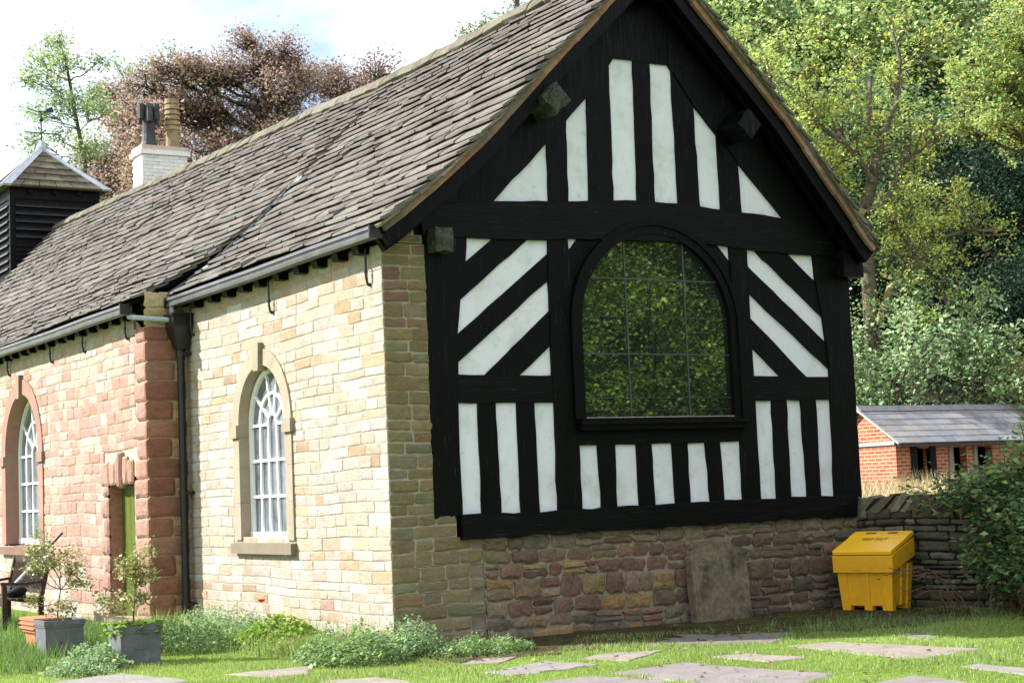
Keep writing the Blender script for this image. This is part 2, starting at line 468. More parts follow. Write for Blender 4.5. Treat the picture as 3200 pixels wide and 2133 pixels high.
ms.build('stonework', M['stone'], wall)

# nave side wall (pinkish)
rng = random.Random(5)
ms, mm = MB(), MB()
def col_nv(u, v, rng):
    y = -u
    t = max(0, min(1, (13.5 - y) / 5)) * .55 + .30
    if v > 3.5: t = .25
    if v < .45: t = .4
    r = rng.random()
    if r < t * .3: return pick([(.33, .195, .155), (.315, .18, .14)], rng)
    if r < t: return pick([(.32, .20, .165), (.335, .225, .185), (.31, .19, .15), (.345, .25, .205)], rng, .08)
    return pick(YEL, rng, .08)
def solid_nv(v, a, b):
    lo, hi = -24.0, -6.38
    segs = [(lo, hi)]
    cuts = []
    h = arch_cut(WIN_NV, v)
    if h > 0: cuts.append((-WIN_NV['cy'] - h, -WIN_NV['cy'] + h))
    if v < DOOR[2] + .42: cuts.append((-DOOR[1] - .26, -DOOR[0] + .1))
    for (c0, c1) in cuts:
        ns = []
        for (s0, s1) in segs:
            if c1 <= s0 or c0 >= s1: ns.append((s0, s1)); continue
            if c0 > s0: ns.append((s0, c0))
            if c1 < s1: ns.append((c1, s1))
        segs = ns
    return segs
stone_wall(ms, mm, fr_nave, courses(-.1, 4.28, (.11, .19), rng), solid_nv, (.2, .46), col_nv, (.40, .33, .245), rng, bulge=(.005, .016), gap=.0045, jit=.008, cut=.012, gu=.5)
# quoin pier: nave-side face and return face, big rusticated red blocks
rng = random.Random(9)
qs = MB()
qc = courses(-.1, 4.05, (.245, .285), rng)
for i, (a, b) in enumerate(qc):
    red = pick([(.285, .165, .13), (.30, .18, .145), (.27, .155, .12)], rng, .1)
    mm.add([fr_nave(u, v, 0) for u, v in ((-6.5, a), (-5.9, a), (-5.9, b), (-6.5, b))], [(0, 1, 2, 3)], (.46, .33, .24))
    mm.add([fr_ret(u, v, 0) for u, v in ((NX, a), (.02, a), (.02, b), (NX, b))], [(0, 1, 2, 3)], (.40, .31, .2))
    big = i % 2 == 0
    dw = -6.44 if a < DOOR[2] + .05 else (-6.38 if big else -6.30)
    stone_face(qs, fr_nave, dw, -5.905, a + .008, b - .008, .035, rng, red, .006, .03, .035, False)
    red2 = pick(RED, rng, .15)
    if big:
        stone_face(qs, fr_ret, NX - .03, .0, a + .008, b - .008, .03, rng, red2, .006, .03, .035, False)
    else:
        m_ = rng.uniform(-.24, -.16)
        stone_face(qs, fr_ret, NX - .03, m_, a + .008, b - .008, .03, rng, red2, .006, .03, .035, False)
        vm = (a + b) / 2 + rng.uniform(-.02, .02)
        for (p, q) in ((a, vm), (vm, b)):
            stone_face(qs, fr_ret, m_ + .012, .0, p + .008, q - .006, .014, rng, pick([(.36, .25, .13), (.28, .15, .09), (.34, .24, .14)], rng), .006, .015, .015, False)
# corbelled top of the pier
for (a, b) in ((4.05, 4.16), (4.16, 4.30), (4.30, 4.52)):
    mm.add([fr_ret(u, v, 0) for u, v in ((NX, a), (.02, a), (.02, b), (NX, b))], [(0, 1, 2, 3)], (.42, .36, .26))
    stone_face(qs, fr_ret, NX - .02, NX + .3, a + .012, b - .012, .02, rng, pick([(.33, .28, .13), (.36, .29, .16)], rng), .008, .02, .02, False)
    stone_face(qs, fr_ret, NX + .33, 0, a + .015, b - .015, .015, rng, pick([(.36, .26, .14), (.33, .16, .1)], rng), .01, .03, .02, False)
# door surround blocks
a = 0
for i, (a, b) in enumerate(courses(-.1, DOOR[2], (.25, .29), rng)):
    wdt = .34 if i % 2 == 0 else .22
    mm.add([fr_nave(u, v, 0) for u, v in ((-DOOR[1] - .36, a), (-DOOR[1], a), (-DOOR[1], b), (-DOOR[1] - .36, b))], [(0, 1, 2, 3)], (.48, .36, .27))
    stone_face(qs, fr_nave, -DOOR[1] - wdt, -DOOR[1] - .004, a + .008, b - .008, .045, rng, pick([(.30, .185, .145), (.285, .17, .13), (.30, .195, .155)], rng), .01, .03, .04, False)
    if wdt < .3: stone_face(qs, fr_nave, -DOOR[1] - .36, -DOOR[1] - wdt - .01, a + .01, b - .01, .015, rng, pick(YEL, rng), .01, .02, .02, False)
mm.add([fr_nave(u, v, -.012) for u, v in ((-DOOR[1] - .36, DOOR[2]), (-6.3, DOOR[2]), (-6.3, DOOR[2] + .62), (-DOOR[1] - .36, DOOR[2] + .62))], [(0, 1, 2, 3)], (.46, .33, .24))
# voussoirs of the flat lintel with a long keystone
us = [-DOOR[1] - .34, -DOOR[1] + .02, -DOOR[1] + .3, -7.08, -6.94, -DOOR[0] - .28, -DOOR[0] - .02]
for i in range(6):
    key = i == 3
    stone_face(qs, fr_nave, us[i] + .005, us[i + 1] - .005, DOOR[2] - (.05 if key else 0), DOOR[2] + (.46 if key else .33 + .06 * (i in (2, 4))), .07 if key else .04, rng, pick([(.295, .18, .14), (.28, .17, .13)], rng), .008, .02, .03, False)
nwall = mm.build('nave_wall', M['mortar'], chapel)
ms.build('stonework', M['stone'], nwall)
qs.build('quoins', M['stone'], nwall)
# hidden sides of the building
b_ = MB()
b_.box(6.55, 6.72, .14, 24, -.2, 4.55, (.3, .22, .14)); b_.box(-.55, 6.55, 23.8, 24, -.2, 4.4, (.3, .22, .14))
b_.build('rear_wall', M['stone'], chapel)

# gable: coursed quoin strip, then the rubble plinth
rng = random.Random(21)
ms, mm = MB(), MB()
OLV = [(.175, .14, .078), (.19, .155, .09), (.165, .13, .07), (.20, .162, .095), (.18, .16, .105), (.155, .135, .085)]
def col_q(u, v, rng):
    if v > 3.45 and rng.random() < .3: return pick([(.18, .11, .08), (.185, .125, .075)], rng)
    if rng.random() < .07: return pick([(.19, .14, .075), (.18, .13, .07)], rng)
    return pick(OLV, rng, .09)
def solid_q(v, a, b):
    if v > 1.45: return [(0, .545 + .02 * math.sin(v * 17))]
    if v > 1.1: return [(0, .80)]
    return [(0, 1.04 + .10 * math.sin(v * 23))]
stone_wall(ms, mm, fr_gab, courses(.02, 4.33, (.11, .165), rng), solid_q, (.2, .38), col_q, (.30, .275, .205), rng, bulge=(.006, .018), gap=.0085, jit=.007, cut=.015)
# sloping stone shoulder under the verge
for (a, b, u1) in ((4.33, 4.42, .5), (4.42, 4.52, .4)):
    mm.add([fr_gab(u, v, 0) for u, v in ((.0, a), (u1, a), (u1, b), (.1, b))], [(0, 1, 2, 3)], (.27, .235, .165))
    stone_face(ms, fr_gab, .12, u1 - .02, a + .01, b - .01, .015, rng, pick(OLV, rng), .006, .02, .02, False)
gw = mm.build('gable_quoins', M['mortar'], chapel)
ms.build('stonework', M['stone'], gw)
rng = random.Random(33)
ms, mm = MB(), MB()
BRN = [(.155, .092, .066), (.175, .105, .075), (.145, .086, .065), (.185, .125, .084), (.165, .102, .073), (.135, .08, .062), (.195, .138, .09)]
GRY = [(.115, .09, .065), (.10, .08, .06), (.13, .105, .07), (.12, .085, .06), (.09, .072, .055), (.15, .10, .065)]
def col_p(u, v, rng):
    if u < 1.6 and rng.random() < (1.6 - u): return pick(OLV, rng)
    if v < .25 and rng.random() < .55: return pick([(.12, .10, .07), (.10, .085, .06), (.14, .12, .085)], rng)
    if v > .9: return pick([(.16, .13, .09), (.14, .10, .07), (.18, .14, .09)], rng)
    t = (u - 3.2) / 1.6
    if rng.random() < t: return pick(GRY, rng, .2)
    if rng.random() < .14: return pick([(.23, .165, .085), (.235, .15, .07)], rng)
    return pick(BRN, rng, .16)
def solid_p(v, a, b):
    if v > 1.1: return [(.80, 6.6)]
    return [(1.12, 6.62)]
cs = [(-.12, .10), (.10, .24), (.24, .42), (.42, .66), (.66, .82), (.82, .97), (.97, 1.14)]
stone_wall(ms, mm, fr_gab, cs, solid_p, (.17, .42), col_p, (.25, .22, .17), rng, bulge=(.014, .046), gap=.009, jit=.016, split=.32, cut=.03, inset=.03)
mm.add([fr_gab(u, v, -.012) for u, v in ((.6, -.12), (1.4, -.12), (1.4, 1.15), (.6, 1.15))], [(0, 1, 2, 3)], (.20, .17, .125))
pw = mm.build('plinth', M['mortar'], chapel)
ms.build('rubble', M['rubble'], pw)

# ------------------------------------------------------------------ round-headed sash windows
def arc(cu, cv, r, a0, a1, n): return [(cu + r * math.cos(a0 + (a1 - a0) * i / n), cv + r * math.sin(a0 + (a1 - a0) * i / n)) for i in range(n + 1)]
def side_window(win, fr, reveal, scol, scol2, imp):
    c = -win['cy']; hi, ho, s, sp = win['hi'], win['ho'], win['sill'], win['spring']
    root = MB()
    W0, W1 = -reveal - .05, -reveal + .005
    # sash frame
    fw = .065
    inn = [(c - hi + fw, s + .09)] + [(c - hi + fw, sp)] + arc(c, sp, hi - fw, PI, 0, 20)[1:-1] + [(c + hi - fw, sp), (c + hi - fw, s + .09)]
    outp = [(c - hi, s + .0)] + [(c - hi, sp)] + arc(c, sp, hi, PI, 0, 20)[1:-1] + [(c + hi, sp), (c + hi, s)]
    root.strip(inn, outp, fr, W0, W1)
    root.prism([(c - hi, s), (c + hi, s), (c + hi, s + .095), (c - hi, s + .095)], fr, W0, W1 + .012)
    bw = .032
    def bar2(p, q, w=bw, dw=0):
        du, dv = q[0] - p[0], q[1] - p[1]; l = math.hypot(du, dv); nx, ny = -dv / l * w / 2, du / l * w / 2
        root.prism([(p[0] + nx, p[1] + ny), (p[0] - nx, p[1] - ny), (q[0] - nx, q[1] - ny), (q[0] + nx, q[1] + ny)], fr, W0 - .0 , W1 - .012 - dw)
    wi = 2 * (hi - fw); x0 = c - wi / 2
    rs = wi * .1; rm = wi * .3
    for k in range(1, 5):
        u = x0 + wi * k / 5
        bar2((u, s + .09), (u, sp + .02))
    hgt = sp - (s + .09)
    for k in range(1, 3):
        v = s + .09 + hgt * k / 3
        bar2((x0, v), (x0 + wi, v), bw, -.004)
    bar2((x0, sp), (c - rs, sp), bw, -.004); bar2((c + rs, sp), (x0 + wi, sp), bw, -.004)
    for r in (rs, rm):
        root.strip(arc(c, sp, r - bw / 2, PI, 0, 16), arc(c, sp, r + bw / 2, PI, 0, 16), fr, W0, W1 - .009)
    for ang in (35, 75, 105, 145):
        t = math.radians(ang)
        bar2((c + rs * math.cos(t), sp + rs * math.sin(t)), (c + (hi - fw * .5) * math.cos(t), sp + (hi - fw * .5) * math.sin(t)), bw, .003)
    part = root.build('window', M['white'], chapel)
    pn = MB()
    pn.prism(outp, fr, W0 - .02, W0 + .012)
    pn.build('pane', M['oldglass'], part)
    # stone surround with imposts
    sr = MB()
    proud = .03
    def band(i0, o0, col):
        sr.strip(i0, o0, fr, -reveal - .06, proud, col)
    n = 7
    for sg in (-1, 1):
        cuts = [s, s + (sp - .14 - s) * .36, s + (sp - .14 - s) * .70, sp - .14]
        for k in range(3):
            a, b = cuts[k] + .0015, cuts[k + 1] - .0015
            if sg < 0: band([(c - hi, a), (c - hi, b)], [(c - ho, a), (c - ho, b)], pick([scol], R, .06))
            else: band([(c + hi, b), (c + hi, a)], [(c + ho, b), (c + ho, a)], pick([scol], R, .06))
        u0, u1 = (c - ho - imp, c - hi) if sg < 0 else (c + hi, c + ho + imp)
        sr.prism([(u0, sp - .14), (u1, sp - .14), (u1, sp + .02), (u0, sp + .02)], fr, -reveal - .06, proud + .035, pick([scol2], R, .06))
    segs = 6
    for k in range(segs):
        a0 = PI - PI * k / segs - .002; a1 = PI - PI * (k + 1) / segs + .002
        i0 = [(p[0], p[1] + .02) for p in arc(c, sp, hi, a0, a1, 5)]; o0 = [(p[0], p[1] + .02) for p in arc(c, sp, ho, a0, a1, 5)]
        band(i0, o0, pick([scol], R, .06))
    sr.build('stone_surround', M['ashlar'], part)
    kb = MB()
    kb.prism([(c - .075, sp + hi - .05), (c + .075, sp + hi - .05), (c + .10, sp + ho + .09), (c - .10, sp + ho + .09)], fr, -.05, proud + .05, scol2)
    kb.build('keystone', M['ashlar'], part)
    sb = MB()
    p = [(c - ho - .02, s - .165), (c + ho + .02, s - .165), (c + ho + .02, s - .01), (c - ho - .02, s - .01)]
    f2 = lambda u, v, w: fr(u, v - (.03 * max(0, (w + .06) / .15) if v > s - .05 else 0), w)
    sb.prism(p, f2, -reveal - .06, .085, tuple(x * .62 for x in scol))
    sb.build('window_sill', M['ashlar'], part)
side_window(WIN_CH, fr_ch, .115, (.285, .235, .175), (.25, .21, .155), .05)
side_window(WIN_NV, fr_nave, .20, (.275, .16, .125), (.25, .17, .135), .07)

# door
d = MB()
for k in range(6):
    y0 = DOOR[0] + (DOOR[1] - DOOR[0]) * k / 6; y1 = DOOR[0] + (DOOR[1] - DOOR[0]) * (k + 1) / 6
    d.box(NX + .17, NX + .22, y0 + .004, y1 - .004, 0, DOOR[2])
d.box(NX + .19, NX + .23, DOOR[0], DOOR[1], 0, DOOR[2])
door = d.build('door', M['door'], chapel)
r_ = MB()
r_.box(NX - .0, NX + .3, DOOR[1], DOOR[1] + .12, -.05, DOOR[2] + .1, (.34, .17, .12)); r_.box(NX, NX + .3, DOOR[0] - .12, DOOR[0], -.05, DOOR[2] + .1, (.34, .17, .12))
r_.box(NX, NX + .3, DOOR[0], DOOR[1], DOOR[2], DOOR[2] + .1, (.34, .17, .12))
r_.build('door_reveal', M['stone'], door)
h = MB(); h.box(NX + .14, NX + .17, 6.70, 6.78, .98, 1.20); h.tube([(NX + .14, 6.74, 1.12), (NX + .09, 6.74, 1.12), (NX + .09, 6.86, 1.11)], .014)
h.build('door_handle', M['blackrod'], door)
h = MB(); h.box(NX + .15, NX + .17, 6.75, 6.79, 1.36, 1.44); h.build('lock_plate', M['paleplastic'], door)
s_ = MB(); s_.box(NX - .12, NX + .3, DOOR[0] - .05, DOOR[1] + .05, -.1, .10, (.33, .27, .2)); s_.build('door_step', M['ashlar'], door)

# ------------------------------------------------------------------ timber gable
def wobble(poly, rng, step=.16, amp=.0042):
    out = []
    n = len(poly)
    for i in range(n):
        a, b = poly[i], poly[(i + 1) % n]; l = math.hypot(b[0] - a[0], b[1] - a[1]); k = max(1, int(l / step))
        nx, ny = (-(b[1] - a[1]) / l, (b[0] - a[0]) / l) if l > 0 else (0, 0)
        for j in range(k):
            t = j / k; o = rng.gauss(0, amp) if j else 0
            out.append((a[0] + (b[0] - a[0]) * t + nx * o, a[1] + (b[1] - a[1]) * t + ny * o))
    return out
rng = random.Random(4)
bk = MB()
bk.prism([(.5, 1.2), (6.71, 1.2), (6.71, 4.62), (3.62, 7.8), (.35, 4.62)], fr_gab, -.14, -.05)
gab = bk.build('timber_gable', M['black'], chapel)
PANELS = [
 [(1.419, 4.845), (2.172, 4.886), (2.177, 5.577)], [(2.441, 4.909), (2.733, 4.93), (2.769, 6.167), (2.466, 5.879)],
 [(3.079, 4.958), (3.427, 4.971), (3.458, 6.671), (3.163, 6.664), (3.103, 6.58)], [(3.686, 4.975), (4.036, 4.972), (4.027, 6.601), (3.978, 6.667), (3.704, 6.662)],
 [(4.366, 4.951), (4.687, 4.942), (4.679, 5.861), (4.334, 6.206)], [(5.013, 4.912), (5.682, 4.876), (4.99, 5.536)],
 [(1.061, 4.427), (1.032, 4.144), (1.399, 4.421)], [(1.851, 4.428), (.948, 3.723), (.899, 3.344), (2.124, 4.282), (2.136, 4.441)],
 [(2.112, 3.973), (.886, 3.035), (.88, 2.909), (1.229, 2.903), (2.111, 3.626)], [(2.109, 3.239), (1.682, 2.904), (2.112, 2.898)],
 [(2.396, 4.464), (2.41, 4.323), (2.538, 4.474)], [(4.597, 4.495), (4.778, 4.289), (4.776, 4.487)],
 [(5.057, 4.46), (5.063, 4.249), (6.268, 3.326), (6.234, 3.651), (5.199, 4.446)], [(5.06, 3.919), (5.049, 3.614), (5.903, 2.898), (6.288, 2.891), (6.301, 2.997)],
 [(5.049, 3.255), (5.069, 2.901), (5.489, 2.894)], [(5.733, 4.42), (6.145, 4.097), (6.116, 4.427)],
 [(.874, 2.598), (.877, 1.389), (1.122, 1.385), (1.125, 2.597)], [(1.355, 2.595), (1.375, 1.375), (1.628, 1.385), (1.625, 2.593)], [(1.861, 2.592), (1.876, 1.382), (2.111, 1.383), (2.122, 2.59)],
 [(2.436, 2.108), (2.44, 1.384), (2.709, 1.391), (2.692, 2.103)], [(2.938, 2.098), (2.929, 1.397), (3.246, 1.399), (3.238, 2.103)], [(3.455, 2.106), (3.477, 1.398), (3.771, 1.398), (3.754, 2.104)],
 [(3.987, 2.103), (3.993, 1.393), (4.287, 1.401), (4.251, 2.098)], [(4.476, 2.105), (4.502, 1.408), (4.788, 1.409), (4.787, 2.111)],
 [(5.058, 2.595), (5.063, 1.398), (5.318, 1.404), (5.323, 2.593)], [(5.566, 2.6), (5.559, 1.392), (5.815, 1.398), (5.791, 2.602)], [(6.045, 2.597), (6.047, 1.39), (6.261, 1.398), (6.275, 2.6)]]
for p in PANELS:
    cx = sum(q[0] for q in p) / len(p); cz = sum(q[1] for q in p) / len(p)
    big = [(q[0] + math.copysign(.018, q[0] - cx), q[1] + math.copysign(.018, q[1] - cz)) for q in p]
    m_ = MB(); m_.prism(big, fr_gab, -.06, -.022 + rng.uniform(-.004, .004)); m_.build('plaster_panel', M['plaster'], gab)
TIMB = [
 ('post', [(.525, 1.36), (.875, 1.36), (.875, 2.6), (.888, 2.9), (.895, 3.34), (.948, 3.72), (1.032, 4.144), (1.061, 4.5), (.525, 4.5)]),
 ('post', [(2.112, 1.36), (2.438, 1.36), (2.436, 2.1), (2.42, 2.36), (2.41, 4.32), (2.395, 4.52), (2.136, 4.52), (2.124, 4.28), (2.112, 3.97), (2.111, 3.0), (2.12, 2.6)]),
 ('post', [(4.788, 1.36), (5.062, 1.36), (5.058, 2.6), (5.05, 3.3), (5.06, 4.52), (4.776, 4.52), (4.778, 4.29), (4.785, 2.36)]),
 ('post', [(6.262, 1.36), (6.718, 1.36), (6.71, 4.5), (6.116, 4.5), (6.145, 4.1), (6.234, 3.651), (6.268, 3.326), (6.301, 2.997), (6.285, 2.6)]),
 ('tie_beam', [(.5, 4.43), (1.4, 4.421), (2.14, 4.441), (2.54, 4.474), (3.6, 4.5), (4.6, 4.495), (5.06, 4.46), (5.2, 4.446), (6.12, 4.427), (6.78, 4.45), (6.7, 4.72), (5.682, 4.876), (5.013, 4.912), (4.366, 4.951), (4.036, 4.972), (3.427, 4.971), (2.733, 4.93), (2.172, 4.886), (1.419, 4.845), (.45, 4.75)]),
 ('mid_rail', [(.86, 2.598), (2.13, 2.592), (2.13, 2.9), (1.229, 2.903), (.86, 2.909)]),
 ('mid_rail', [(5.04, 2.597), (6.3, 2.6), (6.3, 2.892), (5.489, 2.896), (5.04, 2.901)]),
 ('window_rail', [(2.42, 2.106), (3.2, 2.10), (3.6, 2.106), (4.1, 2.1), (4.8, 2.108), (4.8, 2.42), (2.42, 2.42)]),
 ('stud', [(1.122, 1.36), (1.375, 1.36), (1.355, 2.62), (1.125, 2.62)]), ('stud', [(1.628, 1.36), (1.876, 1.36), (1.861, 2.62), (1.625, 2.62)]),
 ('stud', [(2.709, 1.37), (2.929, 1.37), (2.938, 2.13), (2.692, 2.13)]), ('stud', [(3.246, 1.37), (3.477, 1.37), (3.455, 2.13), (3.238, 2.13)]),
 ('stud', [(3.771, 1.37), (3.993, 1.37), (3.987, 2.13), (3.754, 2.13)]), ('stud', [(4.287, 1.37), (4.502, 1.37), (4.476, 2.13), (4.251, 2.13)]),
 ('stud', [(5.318, 1.37), (5.559, 1.37), (5.566, 2.62), (5.323, 2.62)]), ('stud', [(5.815, 1.37), (6.047, 1.37), (6.045, 2.62), (5.791, 2.62)]),
 ('brace', [(1.42, 4.44), (1.032, 4.144), (.94, 4.0), (.948, 3.723), (1.87, 4.443)]), ('brace', [(2.13, 4.285), (.899, 3.344), (.87, 3.2), (.886, 3.035), (2.13, 3.987)]),
 ('brace', [(2.125, 3.637), (1.215, 2.89), (1.665, 2.89), (2.125, 3.251)]),
 ('brace', [(5.04, 4.267), (6.268, 3.326), (6.32, 3.2), (6.301, 2.985), (5.04, 3.935)]), ('brace', [(5.04, 3.622), (5.92, 2.884), (5.50, 2.884), (5.04, 3.265)]),
 ('brace', [(5.18, 4.46), (6.234, 3.651), (6.2, 4.0), (6.145, 4.097), (5.70, 4.445)]),
 ('stud', [(2.172, 4.87), (2.441, 4.89), (2.466, 5.9), (2.177, 5.6)]), ('stud', [(2.733, 4.91), (3.079, 4.94), (3.103, 6.6), (2.769, 6.18)]),
 ('stud', [(3.427, 4.95), (3.686, 4.95), (3.704, 6.69), (3.458, 6.69)]), ('stud', [(4.036, 4.95), (4.366, 4.93), (4.334, 6.22), (4.027, 6.62)]),
 ('stud', [(4.687, 4.92), (5.013, 4.89), (4.99, 5.55), (4.679, 5.88)]),
 ('rafter', [(.42, 4.74), (1.419, 4.845), (2.177, 5.577), (2.769, 6.167), (3.103, 6.58), (3.163, 6.664), (3.163, 7.34)]),
 ('rafter', [(6.76, 4.56), (5.682, 4.876), (4.99, 5.536), (4.679, 5.861), (4.334, 6.206), (4.027, 6.601), (3.978, 6.667), (3.978, 7.44)]),
 ('collar', [(3.15, 6.664), (3.458, 6.671), (3.704, 6.662), (3.99, 6.667), (3.99, 7.43), (3.62, 7.8), (3.15, 7.33)]),
 ('spandrel', [(2.405, 2.36), (2.405, 4.322), (2.538, 4.474), (2.75, 4.52)] + [(3.618 + 1.13 * math.cos(t * PI / 24), 3.49 + 1.13 * math.sin(t * PI / 24)) for t in range(15, 25)] + [(2.488, 2.36)]),
 ('spandrel', [(4.79, 2.36), (4.784, 4.288), (4.597, 4.495), (4.45, 4.52)] + [(3.618 + 1.13 * math.cos(t * PI / 24), 3.49 + 1.13 * math.sin(t * PI / 24)) for t in range(9, -1, -1)] + [(4.748, 2.36)])]
off = {'post': .012, 'tie_beam': .035, 'mid_rail': .006, 'stud': 0, 'brace': .002, 'rafter': .018, 'collar': .004, 'spandrel': -.004, 'window_rail': .008}
for nm, p in TIMB:
    m_ = MB(); m_.prism(wobble(p, rng), fr_gab, -.055, off[nm] + rng.uniform(0, .004)); m_.build(nm, M['blackh' if nm in ('tie_beam', 'mid_rail', 'window_rail') else 'black'], gab)
m_ = MB()
sp = wobble([(.83, 1.12), (1.6, 1.118), (2.85, 1.128), (4.6, 1.135), (6.55, 1.12), (6.6, 1.40), (6.27, 1.394), (4.79, 1.408), (3.6, 1.398), (2.44, 1.386), (1.63, 1.382), (.82, 1.388)], rng, .12, .008)
m_.prism(sp, fr_gab, -.06, .085); m_.build('sole_plate', M['blackh'], gab)
for (x0, x1, z0, z1, mt) in ((.565, .775, 4.22, 4.49, 'weather'), (6.46, 6.80, 4.15, 4.48, 'black')):
    m_ = MB(); m_.prism(wobble([(x0, z0), (x1, z0), (x1, z1), (x0, z1)], rng, .08, .008), fr_gab, -.05, .20); m_.build('wall_plate_end', M[mt], gab)
# purlin ends, set square to the roof slope
for (c_, ang, r_, y1, mt) in (((2.05, 5.98), 43, .155, .44, 'weather'), ((4.86, 5.93), -43, .15, .42, 'black'), ((3.62, 7.48), 45, .13, .36, 'black')):
    t = math.radians(ang)
    pl = [(c_[0] + r_ * 1.25 * math.cos(t + PI / 4 + k * PI / 2), c_[1] + r_ * 1.25 * math.sin(t + PI / 4 + k * PI / 2)) for k in range(4)]
    m_ = MB(); m_.prism(wobble(pl, rng, .07, .014), fr_gab, -.05, y1); m_.build('purlin_end', M[mt], gab)

# big arched window
cxw, rin = 3.618, 1.09; spz = 3.49; sill_z = 2.40
def archpoly(r, zb, n=28): return [(cxw - r, zb)] + arc(cxw, spz, r, PI, 0, n) + [(cxw + r, zb)]
f_ = MB()
f_.strip(archpoly(rin, sill_z), archpoly(rin + .115, sill_z), fr_gab, -.12, .045)
f_.strip(archpoly(rin + .10, sill_z), archpoly(rin + .155, sill_z), fr_gab, -.05, .062)
aw = f_.build('arched_window', M['black'], chapel)
g_ = MB(); g_.prism(archpoly(rin + .02, sill_z - .03), fr_gab, -.10, -.03)
g_.build('pane', M['glass'], aw)
l_ = MB()
for x in (3.21, 4.075):
    zt = spz + math.sqrt(max(0, rin ** 2 - (x - cxw) ** 2))
    l_.box(x - .009, x + .009, .020, .028, sill_z, zt)
for z, wd in ((4.04, .008), (3.595, .003), (3.155, .008), (2.64, .003), (2.50, .003)):
    hw = rin if z < spz else math.sqrt(rin ** 2 - (z - spz) ** 2)
    l_.box(cxw - hw, cxw + hw, .0195, .0275, z - wd, z + wd)
l_.build('lead_came', M['came'], aw)
s_ = MB()
s_.prism([(2.39, 2.335), (4.92, 2.335), (4.92, 2.375), (2.39, 2.375)], fr_gab, -.05, .15)
s_.prism([(2.41, 2.27), (4.90, 2.27), (4.90, 2.337), (2.41, 2.337)], fr_gab, -.05, .11)
s_.prism([(2.47, 2.375), (4.77, 2.375), (4.77, 2.41), (2.47, 2.41)], fr_gab, -.1, .05)
s_.build('window_sill', M['black'], aw)
s_ = MB(); s_.prism([(2.53, 2.411), (4.71, 2.411), (4.71, 2.419), (2.53, 2.419)], fr_gab, -.1, .03, (.42, .36, .34)); s_.build('glazing_bead', M['mortar'], aw)
# ------------------------------------------------------------------ roof
PC = [(3.62, 7.96), (2.9, 7.27), (1.92, 6.31), (1.12, 5.50), (.5, 4.97), (-.05, 4.553), (-.21, 4.45)]
PN = [(3.62, 7.98), (2.9, 7.29), (1.92, 6.355), (1.12, 5.58), (.5, 5.09), (-.2, 4.66), (-.76, 4.385)]
PR = [(3.62, 7.96), (3.12, 7.44), (1.73, 6.09), (.43, 4.60), (.33, 4.50)]   # the other slope, steeper and shorter (mirrored)
RIDGE = [(-1, 7.98), (2.2, 7.97), (4.3, 7.95), (6.7, 7.945), (9, 8.05), (11.7, 8.13), (15, 8.23), (20, 8.40), (24.5, 8.52)]
def ridge_z(y):
    for (a, za), (b, zb) in zip(RIDGE, RIDGE[1:]):
        if y <= b: return za + (zb - za) * max(0, (y - a)) / (b - a)
    return RIDGE[-1][1]
def arclen(P):
    s = [0]
    for a, b in zip(P, P[1:]): s.append(s[-1] + math.hypot(b[0] - a[0], b[1] - a[1]))
    return s
def roof_pt(P, S, s, y, off, side):
    for i in range(len(P) - 1):
        if s <= S[i + 1] or i == len(P) - 2:
            t = (s - S[i]) / (S[i + 1] - S[i]); a, b = P[i], P[i + 1]
            x = a[0] + (b[0] - a[0]) * t; z = a[1] + (b[1] - a[1]) * t
            tx, tz = b[0] - a[0], b[1] - a[1]; l = math.hypot(tx, tz)
            nx, nz = tz / l, -tx / l      # outward normal of the left slope
            break
    f = max(0, min(1, (x + .3) / 3.92))
    z += (ridge_z(y) - 7.96) * f + .012 * math.sin(y * 1.1 + s * .8) * min(1, s)
    x += nx * off; z += nz * off
    if side > 0: x = 7.24 - x
    return (x, y, z)
SLC = [(.122, .116, .107), (.132, .125, .114), (.113, .108, .101), (.142, .134, .122), (.12, .114, .107), (.108, .104, .098), (.147, .14, .127), (.127, .119, .107)]
SLP = [(.132, .115, .107), (.122, .107, .102), (.137, .12, .109)]
